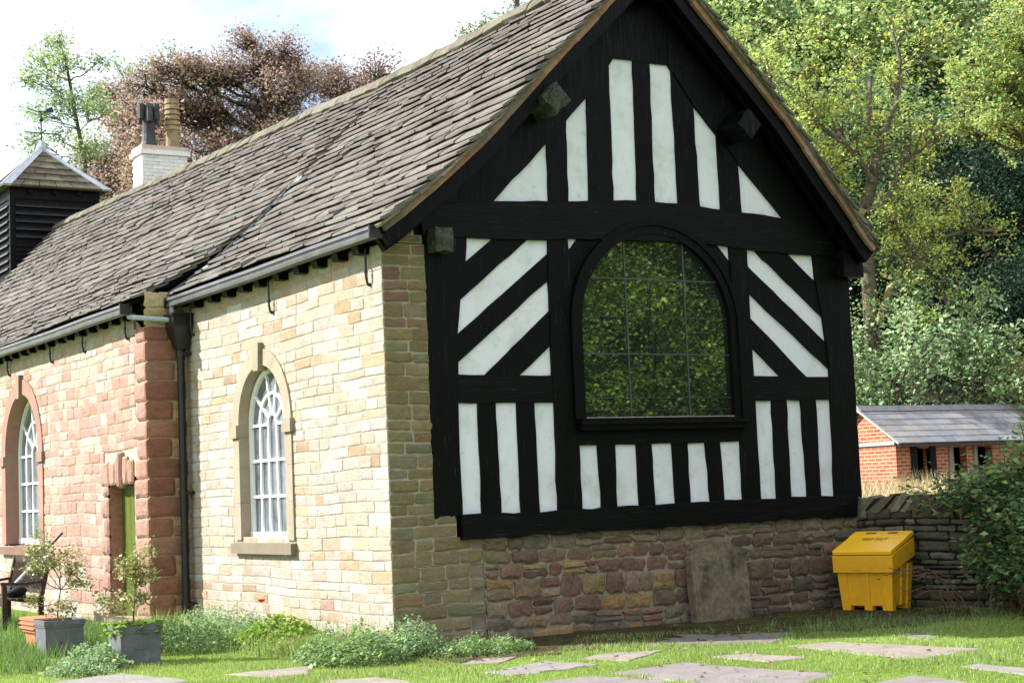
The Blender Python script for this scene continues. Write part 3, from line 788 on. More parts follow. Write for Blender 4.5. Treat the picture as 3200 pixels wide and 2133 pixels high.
def slates(mb, P, y0, y1, side, rng, smax=None):
    S = arclen(P); tot = S[-1]
    rows = [.16]; k = 0
    while rows[-1] < tot - .05:
        t = rows[-1] / 5.3
        rows.append(rows[-1] + .162 + .085 * t)
        k += 1
    rows[-1] = tot
    for i, sb in enumerate(rows):
        prev = rows[i - 1] if i else 0
        exp = sb - prev; st = max(0.0, sb - exp * 1.35)
        y = y0 - rng.uniform(0, .05)
        thick0 = rng.uniform(.042, .056)
        while y < y1:
            w = rng.uniform(.26, .62) * (1.0 + .15 * sb / 5)
            ye = min(y + w, y1 + (.02 if y1 > 10 else 0))
            if y1 - ye < .12: ye = y1
            th = thick0 * rng.uniform(.75, 1.3); db = rng.uniform(-.008, .011); lift = rng.uniform(0, .008)
            if rng.random() < .02: db += rng.uniform(.02, .04)
            base = .017 + lift
            g = rng.uniform(.0005, .003)
            n = 4 if w > .3 else 3
            ys = [y + g + (ye - y - 2 * g) * j / (n - 1) for j in range(n)]
            bt = [sb + db + rng.uniform(-.007, .007) for _ in ys]
            cor = rng.uniform(.01, .03)
            bt[0] -= cor * rng.random(); bt[-1] -= cor * rng.random()
            tl = rng.uniform(-.006, .006)
            top = [roof_pt(P, S, st, q, .016, side) for q in ys]
            f1 = [roof_pt(P, S, max(st + .02, b - .018), q, base + th + tl * (j - 1), side) for j, (q, b) in enumerate(zip(ys, bt))]
            f2 = [roof_pt(P, S, b, q, base + th * .62 + tl * (j - 1), side) for j, (q, b) in enumerate(zip(ys, bt))]
            f3 = [roof_pt(P, S, b - .05, q, base + .004, side) for q, b in zip(ys, bt)]
            f4 = [roof_pt(P, S, st, q, -.006, side) for q in ys]
            rowsv = [top, f1, f2, f3, f4]
            vs = [p for r in rowsv for p in r]; fs = []
            for a in range(4):
                for j in range(n - 1):
                    q = [a * n + j, (a + 1) * n + j, (a + 1) * n + j + 1, a * n + j + 1]
                    fs.append(q if side < 0 else q[::-1])
            e0 = [a * n for a in range(5)]; e1 = [a * n + n - 1 for a in range(5)]
            fs.append(e0[::-1] if side < 0 else e0); fs.append(e1 if side < 0 else e1[::-1])
            pal = SLP if (rng.random() < (.45 if sb < 2.2 else .15)) else SLC
            mb.add(vs, fs, tuple(k_ * c for k_, c in zip((.93, .905, .875), pick(pal, rng, .08))))
            y = ye
rng = random.Random(12)
deck = MB()
for P, y0, y1 in ((PC, -.33, 5.9), (PN, 5.9, 24.0)):
    ys = [y0 + (y1 - y0) * i / 12 for i in range(13)]
    for side in (-1, 1):
        P = P if side < 0 else PR; S = arclen(P)
        for i in range(12):
            for j in range(len(S) - 1):
                p = []
                for o_ in (-.05, .0):
                    p += [roof_pt(P, S, S[j], ys[i], o_, side), roof_pt(P, S, S[j + 1], ys[i], o_, side), roof_pt(P, S, S[j + 1], ys[i + 1], o_, side), roof_pt(P, S, S[j], ys[i + 1], o_, side)]
                deck.box8(p, (.05, .045, .04))
roof = deck.build('roof', M['void'], chapel)
sl = MB()
slates(sl, PC, -.40, 5.90, -1, rng); slates(sl, PN, 5.93, 24.0, -1, rng)
sl.build('slating', M['slate'], roof)
sl = MB()
slates(sl, PR, -.40, 24.0, 1, rng)
sl.build('slating', M['slate'], roof)
# ridge stones
rc = MB(); y = -.36
while y < 23.9:
    l = rng.uniform(.42, .62); ye = min(y + l, 23.95); z0, z1 = ridge_z(y) + rng.uniform(-.012, .012), ridge_z(ye) + rng.uniform(-.012, .012)
    col = pick([(.125, .112, .092), (.112, .10, .083), (.138, .124, .103)], rng, .15)
    sec = [(-.21, -.155), (-.16, -.075), (-.07, .02), (0, .05), (.07, .02), (.16, -.075), (.21, -.155), (.17, -.19), (0, -.02), (-.17, -.19)]
    n = len(sec); vs = []
    for yy, zz, sc in ((y + .004, z0, 1), (y + .03, z0, 1.05), (ye - .03, z1, 1.05), (ye - .004, z1, 1)):
        vs += [(3.62 + a * sc + rng.uniform(-.012, .012), yy, zz + .075 + b + rng.uniform(-.012, .012)) for a, b in sec]
    fs = [[k for k in range(n)], [3 * n + k for k in range(n)][::-1]]
    for r in range(3):
        for k in range(n): fs.append([r * n + k, r * n + n + k, r * n + n + (k + 1) % n, r * n + (k + 1) % n][::-1])
    rc.add(vs, fs, col); y = ye
rc.build('ridge_cap', M['ridge'], roof)
# lead soaker line where the two roofs meet
ld = MB(); S = arclen(PC); SN = arclen(PN)
prevs = None
for k in range(9):
    s0 = 2.55 + k * .33
    if k in (0, 6):
        p = [roof_pt(PC, S, s0, 5.72, .062, -1), roof_pt(PC, S, s0 + (.10 if k == 0 else .17), 5.72, .062, -1), roof_pt(PC, S, s0 + (.10 if k == 0 else .17), 5.93, .066, -1), roof_pt(PC, S, s0, 5.93, .066, -1)]
        q = [(x, y, z + .006) for x, y, z in p]; ld = MB(); ld.box8(p + q, (1, 1, 1)); ld.build('lead_patch', M['lead'], roof)
vr = MB()
for k in range(8):
    s0 = 2.5 + k * .34
    p = [roof_pt(PC, S, s0, 5.86, .045, -1), roof_pt(PC, S, s0 + .3, 5.86, .045, -1), roof_pt(PC, S, s0 + .3, 5.93, .05, -1), roof_pt(PC, S, s0, 5.93, .05, -1)]
    vr.box8(p + [(x - .02, y, z + .022) for x, y, z in p], (1, 1, 1))
vr.build('roof_joint', M['gutter'], roof)
# verge: mortar bedding, undercloak slates, bargeboards
for side, PV in ((-1, PC), (1, PR)):
    S = arclen(PV); v_ = MB(); u_ = MB(); s = .02
    while s < S[-1] - .05:
        e = min(s + rng.uniform(.16, .5), S[-1] - .03)
        col = pick([(.27, .15, .095), (.24, .14, .09), (.28, .175, .115), (.20, .135, .095), (.15, .115, .08)], rng, .15)
        a0 = -.045 + rng.uniform(-.008, .008)
        p = [roof_pt(PV, S, s, -.385 + rng.uniform(-.006, .006), a0 - .045, side), roof_pt(PV, S, e, -.385, a0 - .045, side), roof_pt(PV, S, e, -.25, a0 - .045, side), roof_pt(PV, S, s, -.25, a0 - .045, side)]
        q = [roof_pt(PV, S, s, -.375 + rng.uniform(-.006, .006), a0 + .03, side), roof_pt(PV, S, e, -.375, a0 + .03, side), roof_pt(PV, S, e, -.25, a0 + .03, side), roof_pt(PV, S, s, -.25, a0 + .03, side)]
        v_.box8(p + q, col)
        s = e
    s = .0
    while s < S[-1] - .02:
        e = min(s + rng.uniform(.2, .4), S[-1] + .03); yo = -.41 + rng.uniform(-.03, .02); a0 = rng.uniform(-.018, -.008); th = rng.uniform(.018, .03)
        p = [roof_pt(PV, S, s, yo, a0, side), roof_pt(PV, S, e, yo + rng.uniform(-.015, .015), a0 - .006, side), roof_pt(PV, S, e, -.2, a0 - .006, side), roof_pt(PV, S, s, -.2, a0, side)]
        q = [roof_pt(PV, S, s, yo, a0 + th, side), roof_pt(PV, S, e, yo, a0 + th, side), roof_pt(PV, S, e, -.2, a0 + th, side), roof_pt(PV, S, s, -.2, a0 + th, side)]
        u_.box8(p + q, pick([(.13, .115, .08), (.16, .14, .09), (.11, .10, .08)], rng, .2))
        s = e + rng.uniform(-.02, .01)
    vg = v_.build('verge', M['verge'], roof)
    u_.build('undercloak', M['slate'], roof)
    b_ = MB()
    for j in range(len(S) - 1):
        for (d0, d1, ya, yb) in ((-.25, -.09, -.335, -.27), (-.29, -.08, -.20, -.12)):
            p = [roof_pt(PV, S, S[j], ya, d0, side), roof_pt(PV, S, S[j + 1], ya, d0, side), roof_pt(PV, S, S[j + 1], yb, d0, side), roof_pt(PV, S, S[j], yb, d0, side)]
            q = [roof_pt(PV, S, S[j], ya, d1, side), roof_pt(PV, S, S[j + 1], ya, d1, side), roof_pt(PV, S, S[j + 1], yb, d1, side), roof_pt(PV, S, S[j], yb, d1, side)]
            b_.box8(p + q)
    b_.build('bargeboard', M['black'], chapel)
    sf = MB()
    for j in range(len(S) - 1):
        p = [roof_pt(PV, S, S[j], -.335, -.105, side), roof_pt(PV, S, S[j + 1], -.335, -.105, side), roof_pt(PV, S, S[j + 1], .1, -.105, side), roof_pt(PV, S, S[j], .1, -.105, side)]
        q = [roof_pt(PV, S, S[j], -.335, -.055, side), roof_pt(PV, S, S[j + 1], -.335, -.055, side), roof_pt(PV, S, S[j + 1], .1, -.055, side), roof_pt(PV, S, S[j], .1, -.055, side)]
        sf.box8(p + q)
    sf.build('soffit', M['black'], chapel)

# ------------------------------------------------------------------ gutters, rafter feet, brackets, downpipe
def gutter(xw, y0, y1, z0, z1, name):
    """ogee box gutter: outer face at xw, mitred profile along Y"""
    prof = [(xw + .015, z0), (xw + .005, z0 + .035), (xw + .028, z0 + .045), (xw + .024, z0 + .078), (xw, z0 + .085), (xw, z0 + .12), (xw + .012, z0 + .12), (xw + .03, z0 + .08), (xw + .11, z0 + .08), (xw + .12, z0 + .125), (xw + .13, z0 + .125), (xw + .13, z0)]
    n = len(prof); mb = MB(); k = max(1, int((y1 - y0) / 1.5)); vs = []
    for i in range(k + 1):
        y = y0 + (y1 - y0) * i / k; dz = (z1 - z0) * i / k + .006 * math.sin(i * 2.1)
        vs += [(x, y, z + dz) for x, z in prof]
    fs = [list(range(n)), [k * n + j for j in range(n)][::-1]]
    for i in range(k):
        for j in range(n): fs.append([i * n + j, i * n + (j + 1) % n, (i + 1) * n + (j + 1) % n, (i + 1) * n + j][::-1])
    mb.add(vs, fs)
    return mb.build(name, M['gutter'], chapel)
gc = gutter(-.29, -.30, 5.83, 4.318, 4.300, 'gutter')
for q_ in ((-.30, -.145, -.325, -.30, 4.31, 4.445), (-.31, -.14, 5.83, 5.85, 4.29, 4.43)):
    e_ = MB(); e_.box(*q_); e_.build('end_cap', M['blackrod'], gc)
gn = gutter(-.86, 6.02, 24.0, 4.225, 4.27, 'gutter')
e_ = MB(); e_.box(-.88, -.71, 5.985, 6.02, 4.215, 4.36); e_.build('end_cap', M['blackrod'], gn)
def bracket(x, y, z0, z1, par):
    b = MB(); b.tube([(x + .02, y, z1), (x - .03, y, z1 - .05), (x - .03, y, z0 + .09), (x - .012, y, z0)], .014, 6)
    b.tube([(x - .03, y, z0 + .12), (x - .03, y, z0 + .15)], .022, 6); b.tube([(x - .012, y, z0), (x + .05, y, z0 - .01)], .02, 6)
    b.build('gutter_bracket', M['blackrod'], par)
for y in (.26, 2.88, 5.52): bracket(-.03, y, 3.90, 4.33, gc)
for y in (6.6, 8.55, 10.24, 12.76, 15.3, 17.9): bracket(NX - .03, y, 3.95, 4.27, gn)
proto = None
for (xw, ya, yb, st, zt) in ((0, .30, 5.5, .545, 4.36), (NX, 6.5, 24, .52, 4.31)):
    y = ya
    while y < yb:
        yy = y + R.uniform(-.05, .05)
        if proto is None:
            b = MB(); b.box8([(-.13, -.075, -.125), (.1, -.075, -.125), (.1, .075, -.125), (-.13, .075, -.125), (-.16, -.075, .0), (.1, -.075, .08), (.1, .075, .08), (-.16, .075, .0)])
            proto = b.build('rafter_foot', M['black'], chapel); o = proto
        else:
            o = proto.copy(); COL.objects.link(o); o.parent = chapel
        o.location = (xw, yy, zt); y += st
# wall-top board behind the gutters
b = MB(); b.box(-.05, .05, -.02, 5.85, 4.325, 4.40); b.box(NX - .05, NX + .05, 5.95, 24, 4.285, 4.36); b.build('wall_plate', M['black'], chapel)
# gable side cheek above the nave eaves
dp = MB(); px_, py_ = -.13, 5.74
dp.tube([(px_, py_, 3.72), (px_, py_, -.02)], .05, 12)
for z in (3.66, 1.78, .3): dp.tube([(px_, py_, z - .045), (px_, py_, z + .045)], .063, 12); dp.box(px_, .02, py_ - .09, py_ + .09, z - .02, z + .02)
pipe = dp.build('downpipe', M['blackrod'], chapel)
hp = MB()
hp.box8([(-.20, 5.66, 3.72), (-.05, 5.66, 3.72), (-.05, 5.81, 3.72), (-.20, 5.81, 3.72), (-.29, 5.56, 4.02), (.01, 5.56, 4.02), (.01, 5.86, 4.02), (-.29, 5.86, 4.02)])
hp.box(-.29, .01, 5.56, 5.86, 4.02, 4.19); hp.box(-.31, .02, 5.54, 5.87, 4.17, 4.20)
hp.build('hopper', M['blackrod'], pipe)
wp = MB(); wp.tube([(-.74, 6.05, 4.19), (-.70, 5.95, 4.17), (-.40, 5.80, 4.135), (-.24, 5.74, 4.12)], .036, 10); wp.build('waste_pipe', M['lead'], pipe)
wp = MB(); wp.tube([(-.24, 5.74, 4.30), (-.22, 5.74, 4.15)], .035, 10); wp.build('outlet', M['lead'], pipe)

# ------------------------------------------------------------------ bell turret on the nave roof
TX0, TX1, TY0, TY1 = 2.46, 4.66, 24.02, 26.22
t = MB()
t.box(TX0 + .05, TX1 - .05, TY0 + .06, TY1 - .05, 6.0, 9.46)
for x in (TX0, TX1 - .12):
    for y in (TY0, TY1 - .12): t.box(x, x + .12, y, y + .12, 6.2, 9.44)
# plain boards low down, sill and head
for k in range(8):
    z = 7.2 + k * .115
    t.box8([(TX0 + .1, TY0 + .015, z), (TX1 - .1, TY0 + .015, z), (TX1 - .1, TY0 + .1, z), (TX0 + .1, TY0 + .1, z), (TX0 + .1, TY0 + .045, z + .112), (TX1 - .1, TY0 + .045, z + .112), (TX1 - .1, TY0 + .1, z + .112), (TX0 + .1, TY0 + .1, z + .112)])
for z0, z1 in ((9.18, 9.44),):
    t.box(TX0 + .02, TX1 - .02, TY0 + .02, TY0 + .1, z0, z1); t.box(TX0 + .02, TX0 + .1, TY0 + .02, TY1 - .02, z0, z1)
for z in (9.32,):
    for x in (2.95, 3.55, 4.15): t.box(x - .05, x + .05, TY0 - .06, TY0 + .03, z, z + .10)
tur = t.build('bell_turret', M['black'], chapel)
lv = MB()
for k in range(5):
    z = 8.22 + k * .19
    lv.box8([(TX0 + .13, TY0 - .03, z), (TX1 - .13, TY0 - .03, z), (TX1 - .13, TY0 + .12, z + .13), (TX0 + .13, TY0 + .12, z + .13), (TX0 + .13, TY0 - .03, z + .03), (TX1 - .13, TY0 - .03, z + .03), (TX1 - .13, TY0 + .12, z + .16), (TX0 + .13, TY0 + .12, z + .16)])
lv.build('louvre', pmat('louvre_paint', base=(.016, .017, .022), rough=.45, n1=(8, .3)), tur)
lv = MB()
for k in range(9):
    z = 7.45 + k * .19
    lv.box8([(TX0 - .04, TY0 + .13, z), (TX0 + .1, TY0 + .13, z + .12), (TX0 + .1, TY1 - .13, z + .12), (TX0 - .04, TY1 - .13, z), (TX0 - .04, TY0 + .13, z + .03), (TX0 + .1, TY0 + .13, z + .15), (TX0 + .1, TY1 - .13, z + .15), (TX0 - .04, TY1 - .13, z + .03)])
lv.build('louvre', pmat('louvre_paint', base=(.05, .05, .055), rough=.3, spec=.6, n1=(8, .3)), tur)  # lighter, glossier copy: sun on this face is put into the paint
ex, ey, ez, az = 3.56, 25.12, 9.46, 10.66; hw = 1.28
ap = Vector((ex, ey, az)); cs_ = [Vector((ex - hw, ey - hw, ez)), Vector((ex + hw, ey - hw, ez)), Vector((ex + hw, ey + hw, ez)), Vector((ex - hw, ey + hw, ez))]
tr = MB(); tr.add([tuple(p) for p in cs_] + [tuple(ap)], [(3, 2, 1, 0), (0, 1, 4), (1, 2, 4), (2, 3, 4), (3, 0, 4)], (.08, .075, .06))
nrow = 6
for f in range(4):
    a, b = cs_[f], cs_[(f + 1) % 4]; nrm = (b - a).cross(ap - a).normalized()
    for r in range(nrow):
        t0, t1 = r / nrow * .96, (r + 1.25) / nrow * .96; t1 = min(t1, .97)
        p0, p1, q0, q1 = a.lerp(ap, t0), b.lerp(ap, t0), a.lerp(ap, t1), b.lerp(ap, t1)
        k = max(1, int((p1 - p0).length / .38))
        for j in range(k):
            u0, u1 = j / k + .004, (j + 1) / k - .004; dz = rng.uniform(-.012, .012)
            lo0, lo1, hi0, hi1 = p0.lerp(p1, u0), p0.lerp(p1, u1), q0.lerp(q1, u0), q0.lerp(q1, u1)
            dn = (p0 - q0).normalized() * (.03 + dz)
            v8 = [lo0 + dn + nrm * .0, lo1 + dn + nrm * .0, hi1, hi0, lo0 + dn + nrm * .055, lo1 + dn + nrm * .05, hi1 + nrm * .012, hi0 + nrm * .012]
            tr.box8([tuple(v) for v in v8], pick([(.10, .088, .062), (.115, .10, .07), (.09, .08, .058)], rng, .15))
tr.build('turret_roof', M['slate'], tur)
lf = MB()
for f in range(4):
    a = cs_[f]; d = (a - ap)
    for g in (1, -1):
        nb = cs_[(f + g) % 4]; nrm = (nb - a).cross(ap - a).normalized(); nrm = nrm if nrm.z > 0 else -nrm
        side = (nb - a).normalized()
        top, bot = ap + nrm * .07, a + d.normalized() * .06 + nrm * .07
        w0 = .10; w1 = .19
        v8 = [bot - nrm * .06, bot + side * w1 - nrm * .06, top + side * w0 + d * .08 - nrm * .06, top - nrm * .06, bot, bot + side * w1, top + side * w0 + d * .08, top]
        lf.box8([tuple(v) for v in v8])
lf.lathe([(.16, -.10), (.13, .06), (.08, .16), (.05, .22)], (ex, ey, az), 10)
lf.build('lead_hips', M['lead'], tur)
wv = MB()
wv.tube([(ex, ey, az), (ex, ey, 11.62)], .018, 6); wv.tube([(ex - .42, ey, 11.08), (ex + .42, ey, 11.08)], .014, 6); wv.tube([(ex, ey - .42, 11.08), (ex, ey + .42, 11.08)], .014, 6)
wv.lathe([(.005, -.06), (.045, -.04), (.062, 0), (.045, .04), (.005, .06)], (ex, ey, 11.42), 10)
wv.tube([(ex - .35, ey - .1, 11.66), (ex - .1, ey, 11.62), (ex + .25, ey + .1, 11.68)], .014, 6); wv.prism([(ex + .12, 11.62), (ex + .34, 11.66), (ex + .30, 11.80), (ex + .16, 11.72)], lambda u, v, w: (u, ey + .06 + w, v), -.006, .006)
wv.build('weathervane', M['blackrod'], tur)

# ------------------------------------------------------------------ white chimney behind the ridge
ch = MB(); CX0, CX1, CY0, CY1 = 3.76, 4.78, 18.22, 18.86
def fr_cf(u, v, w): return (u, CY0 - w, v)
def fr_cl(u, v, w): return (CX0 - w, -u, v)
ch.box(CX0 + .01, CX1 - .01, CY0 + .01, CY1 - .01, 7.2, 9.33, (.70, .68, .64))
rr = random.Random(2); z = 7.6; r_i = 0
while z < 9.2:
    u = CX0 - (.11 if r_i % 2 else 0)
    while u < CX1 - .01:
        e = min(u + .235, CX1); a = max(u, CX0)
        if e - a > .03: stone_face(ch, fr_cf, a + .003, e - .003, z + .003, z + .075, .006, rr, pick([(.74, .73, .70), (.70, .69, .66)], rr, .06), .002, .006, .006, False)
        u = e
    u = -CY1 + (.11 if r_i % 2 else 0)
    while u < -CY0 - .01:
        e = min(u + .235, -CY0)
        if e - u > .03: stone_face(ch, fr_cl, u + .003, e - .003, z + .003, z + .075, .006, rr, pick([(.74, .73, .70), (.70, .69, .66)], rr, .06), .002, .006, .006, False)
        u = e
    z += .08; r_i += 1
ch.box(CX0 - .05, CX1 + .05, CY0 - .05, CY1 + .05, 9.20, 9.30, (.72, .71, .68))
ch.box(CX0 - .02, CX1 + .02, CY0 - .02, CY1 + .02, 9.30, 9.40, (.52, .42, .36))
chim = ch.build('chimney', M['whitebrick'], chapel)
p1 = MB(); c1 = (4.02, 18.52, 9.40)
p1.lathe([(.22, 0), (.17, .12), (.14, .30), (.135, .62), (.17, .63), (.17, .66), (.14, .67), (.14, .9), (.10, .98), (.03, 1.0)], c1, 14)
for k in range(6):
    t0 = k * PI / 3 + .3; rr_ = .185
    x, y = c1[0] + rr_ * math.cos(t0), c1[1] + rr_ * math.sin(t0); hgt = (.62, .95) if k % 2 else (.55, .85)
    p1.tube([(x, y, c1[2] + hgt[0]), (x, y, c1[2] + hgt[1])], .075, 8)
p1.build('chimney_pot', M['dark_pot'], chim)['label'] = 'sooty black cowled chimney pot'
p2 = MB(); c2 = (4.56, 18.52, 9.40)
p2.lathe([(.15, 0), (.14, .42)] + [q for k in range(5) for q in ((.175, .43 + k * .115), (.15, .52 + k * .115), (.13, .535 + k * .115))] + [(.155, 1.02), (.155, 1.12), (.11, 1.13)], c2, 14)
p2.build('chimney_pot', M['pale_pot'], chim)['label'] = 'buff ringed chimney pot'
# ------------------------------------------------------------------ ground
def sstep(a, b, x):
    t = max(0., min(1., (x - a) / (b - a))); return t * t * (3 - 2 * t)
def field_mask(x, y):
    if y < .2: s = (x - 6.62) * .94 + (y - .05) * .34 - .75
    elif y < 24.2: s = x - 6.74
    else: s = x - 6.74 - (y - 24.2) * .2
    return sstep(0, .3, s)
def hgt(x, y):
    h = 1.12 * field_mask(x, y)
    t = .55 * x + .83 * y
    if x > 9: h += .30 * max(0, t - 30) * sstep(9, 20, x) * sstep(0, 1, field_mask(x, y)) * (1 - sstep(110, 170, t) * .3) if t < 140 else 33
    elif t > 34: h += .0
    h += .03 * math.sin(x * .5) * math.cos(y * .43) * field_mask(x, y)
    return h
def axis(lo, hi, fine0, fine1, st):
    a = list(np.arange(fine0, fine1 + 1e-6, st)); s = st; x = fine1
    while x < hi: s *= 1.25; x += s; a.append(min(x, hi))
    s = st; x = fine0; b = []
    while x > lo: s *= 1.25; x -= s; b.append(max(x, lo))
    return b[::-1] + a
xs = axis(-500, 600, -10, 34, .4); ys = axis(-500, 600, -14, 46, .5)
g = MB(); nx, ny = len(xs), len(ys)
g.v = [(x, y, hgt(x, y)) for y in ys for x in xs]
for j in range(ny - 1):
    for i in range(nx - 1):
        g.f.append([j * nx + i, j * nx + i + 1, (j + 1) * nx + i + 1, (j + 1) * nx + i])
        xm, ym = (xs[i] + xs[i + 1]) / 2, (ys[j] + ys[j + 1]) / 2
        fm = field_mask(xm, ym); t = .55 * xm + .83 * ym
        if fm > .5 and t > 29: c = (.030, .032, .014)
        elif fm > .3: c = (.20, .16, .075)
        else: c = (.13, .20, .03)
        g.c.append(c)
ground = g.build('ground', M['ground'], None, True); tag(ground, 'grassy ground round the chapel with a raised field and wooded hillside behind', 'ground', kind='structure')

# soil strip below the plinth
so = MB(); rs_ = random.Random(8)
nn = 40; o_ = len(so.v)
for i in range(nn + 1):
    x = -.15 + 7.0 * i / nn
    so.v += [(x, .03, .02), (x, -.45 - .2 * rs_.random(), .022), (x, -1.45 - .4 * rs_.random() - .9 * sstep(3, 5, x) * (1 - sstep(6, 7, x)), .006)]
for i in range(nn):
    for k in range(2): so.f.append([i * 3 + k, i * 3 + k + 1, i * 3 + k + 4, i * 3 + k + 3]); so.c.append((1, 1, 1))
tag(so.build('soil', M['soil']), 'dark mossy earth along the foot of the gable', 'soil', kind='structure')

# flagstones let into the lawn
FLAGS = [
 ('pinkish grey flagstone alone in the lawn below the corner of the chapel', [(-.46, -2.59), (.47, -2.2), (.59, -2.9), (-.39, -3.01)], 0),
 ('long thin flagstone just beyond the sunlit lawn edge, ahead of the shaded slab', [(.78, -2.3), (1.23, -2.13), (1.78, -2.35), (.95, -2.86)], 1),
 ('largest mauve flagstone in the middle foreground', [(.26, -3.54), (1.19, -3.37), (1.39, -5.17), (.56, -5.57), (.25, -4.86)], 2),
 ('flagstone cut by the bottom edge of the picture left of the largest mauve one', [(-.55, -3.61), (.05, -3.58), (.23, -4.43), (-.64, -5.01), (-.95, -4.35)], 2),
 ('small squarish flagstone between the largest mauve slab and the broad brown slab', [(1.64, -3.2), (2.02, -3.26), (2.1, -4.04), (1.67, -4.02)], 1),
 ('broad brown flagstone in front of the yellow grit bin', [(2.72, -3.03), (3.25, -3.08), (3.57, -4.75), (2.72, -4.9), (2.59, -4.63)], 1),
 ('grey flagstone nearest the right edge of the lawn', [(2.41, -5.57), (2.6, -5.58), (2.62, -6.23), (2.25, -6.39)], 0),
 ('mauve flagstone at the bottom edge of the picture below the broad brown slab', [(1.06, -5.88), (1.71, -5.73), (1.64, -6.38), (.93, -6.64)], 2),
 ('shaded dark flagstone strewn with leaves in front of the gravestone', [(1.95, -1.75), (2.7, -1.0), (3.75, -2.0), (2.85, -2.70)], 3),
 ('pale flagstone half hidden by the plants at the chapel corner', [(-.27, -1.79), (.14, -1.51), (.51, -1.62), (.08, -1.98)], 1),
 ('grey flagstone at the lower left corner of the lawn', [(-3.57, .21), (-2.78, .44), (-2.55, -.77), (-3.25, -1.55)], 0),
 ('brown flagstone below the sunlit sash window', [(-2.13, -.58), (-1.62, -.61), (-1.17, -.56), (-1.6, -1.31), (-1.91, -1.2)], 1),
 ('small grey flagstone beside the planter with the bare stem', [(-2.83, 3.29), (-2.69, 3.56), (-2.47, 3.43), (-2.66, 2.94)], 0),
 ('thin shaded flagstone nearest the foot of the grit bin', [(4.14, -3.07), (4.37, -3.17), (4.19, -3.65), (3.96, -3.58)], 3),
 ('flagstone at the bottom edge of the picture below the corner plants', [(-1.75, -1.91), (-1.25, -2.05), (-1.23, -2.75), (-1.81, -2.97)], 1)]
FCOL = [(.20, .185, .172), (.22, .188, .16), (.18, .158, .154), (.15, .135, .122)]  # last tone is darker: gable shade put into the shaded slabs' colour
for i, (lb, p, ci) in enumerate(FLAGS):
    cx = sum(q[0] for q in p) / len(p); cy = sum(q[1] for q in p) / len(p)
    p = [(q[0] - cx, q[1] - cy) for q in p]
    m_ = MB(); w = wobble(p, random.Random(i), .12, .016)
    A = sum(w[k][0] * w[(k + 1) % len(w)][1] - w[(k + 1) % len(w)][0] * w[k][1] for k in range(len(w)))
    if A < 0: w = w[::-1]
    n = len(w); zt = .009; rr = random.Random(i + 50); p = p
    m_.v = [(x, y, -.05) for x, y in w] + [(x, y, zt - .008) for x, y in w] + [(x * .96, y * .97, zt + rr.uniform(-.003, .004)) for x, y in w] + [(0, 0, zt + .002)]
    for k in range(n):
        l = (k + 1) % n
        m_.f += [[k, l, n + l, n + k], [n + k, n + l, 2 * n + l, 2 * n + k], [2 * n + k, 2 * n + l, 3 * n]]; m_.c += [FCOL[ci]] * 3
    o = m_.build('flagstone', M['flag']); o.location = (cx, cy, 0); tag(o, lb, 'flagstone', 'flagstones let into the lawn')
def inpoly(px, py, poly):
    r = np.zeros(len(px), bool); n = len(poly)
    for i in range(n):
        x0, y0 = poly[i]; x1, y1 = poly[(i + 1) % n]
        c = ((y0 > py) != (y1 > py)) & (px < (x1 - x0) * (py - y0) / (y1 - y0 + 1e-12) + x0)
        r ^= c
    return r

# ------------------------------------------------------------------ lawn blades
def blades(name, n, xr, yr, hr, width, pal, excl, label, seed, zf=None, dens=None, lean=.5):
    rg = np.random.default_rng(seed)
    x = rg.uniform(*xr, n); y = rg.uniform(*yr, n)
    keep = np.ones(n, bool)
    for e in excl: keep &= ~e(x, y)
    if dens is not None: keep &= rg.random(n) < dens(x, y)
    x, y = x[keep], y[keep]; n = len(x)
    h = rg.uniform(*hr, n) * (1 + .5 * np.sin(x * 2.1 + np.cos(y * 1.7) * 2) * np.sin(y * 2.6)) .clip(.5, 1.6)
    a = rg.uniform(0, 2 * PI, n); b = rg.uniform(0, 2 * PI, n); ln = h * lean * rg.random(n)
    z = np.zeros(n) if zf is None else zf(x, y)
    w = width * rg.uniform(.7, 1.3, n)
    co = np.empty((n, 3, 3))
    co[:, 0] = np.stack([x - np.cos(a) * w, y - np.sin(a) * w, z - .005], 1)
    co[:, 1] = np.stack([x + np.cos(a) * w, y + np.sin(a) * w, z - .005], 1)
    co[:, 2] = np.stack([x + np.cos(b) * ln, y + np.sin(b) * ln, z + h], 1)
    tone = (.5 + .5 * np.sin(x * 1.3 + 1.7 * np.sin(y * .9)) * np.cos(y * 1.1 + x * .3))[:, None]
    c = jit_cols(pal, n, rg, .2) * (.82 + .36 * tone)
    return tag(fast_mesh(name, co, 3, c, M['grassblade']), label, 'grass', kind='stuff')
flagpolys = [p for _, p, _ in FLAGS]
flagpolys = [[(sum(q[0] for q in p) / len(p) + (x - sum(q[0] for q in p) / len(p)) * .93, sum(q[1] for q in p) / len(p) + (y - sum(q[1] for q in p) / len(p)) * .93) for x, y in p] for p in flagpolys]
ex_flags = lambda x, y: np.any([inpoly(x + .045 * np.sin(y * 9 + 3 * np.sin(x * 5)) + .03 * np.sin(x * 23 + y * 17), y + .045 * np.sin(x * 10 + 2 * np.cos(y * 6)) + .03 * np.cos(x * 19 - y * 21), p) for p in flagpolys], axis=0)
ex_build = lambda x, y: ((x > -.02) & (y > -.25)) | ((x > NX - .05) & (y > 5.8)) | ((x - 6.62) * .94 + (y - .05) * .34 > .0)
soilmask = lambda x, y: np.where((x > .7) & (y > -1.0 - .35 * np.sin(x * 1.6 + .4) - .22 * np.sin(x * 2.3) - .45 * ((x > 3.2) & (x < 6.4))), .06, 1.)
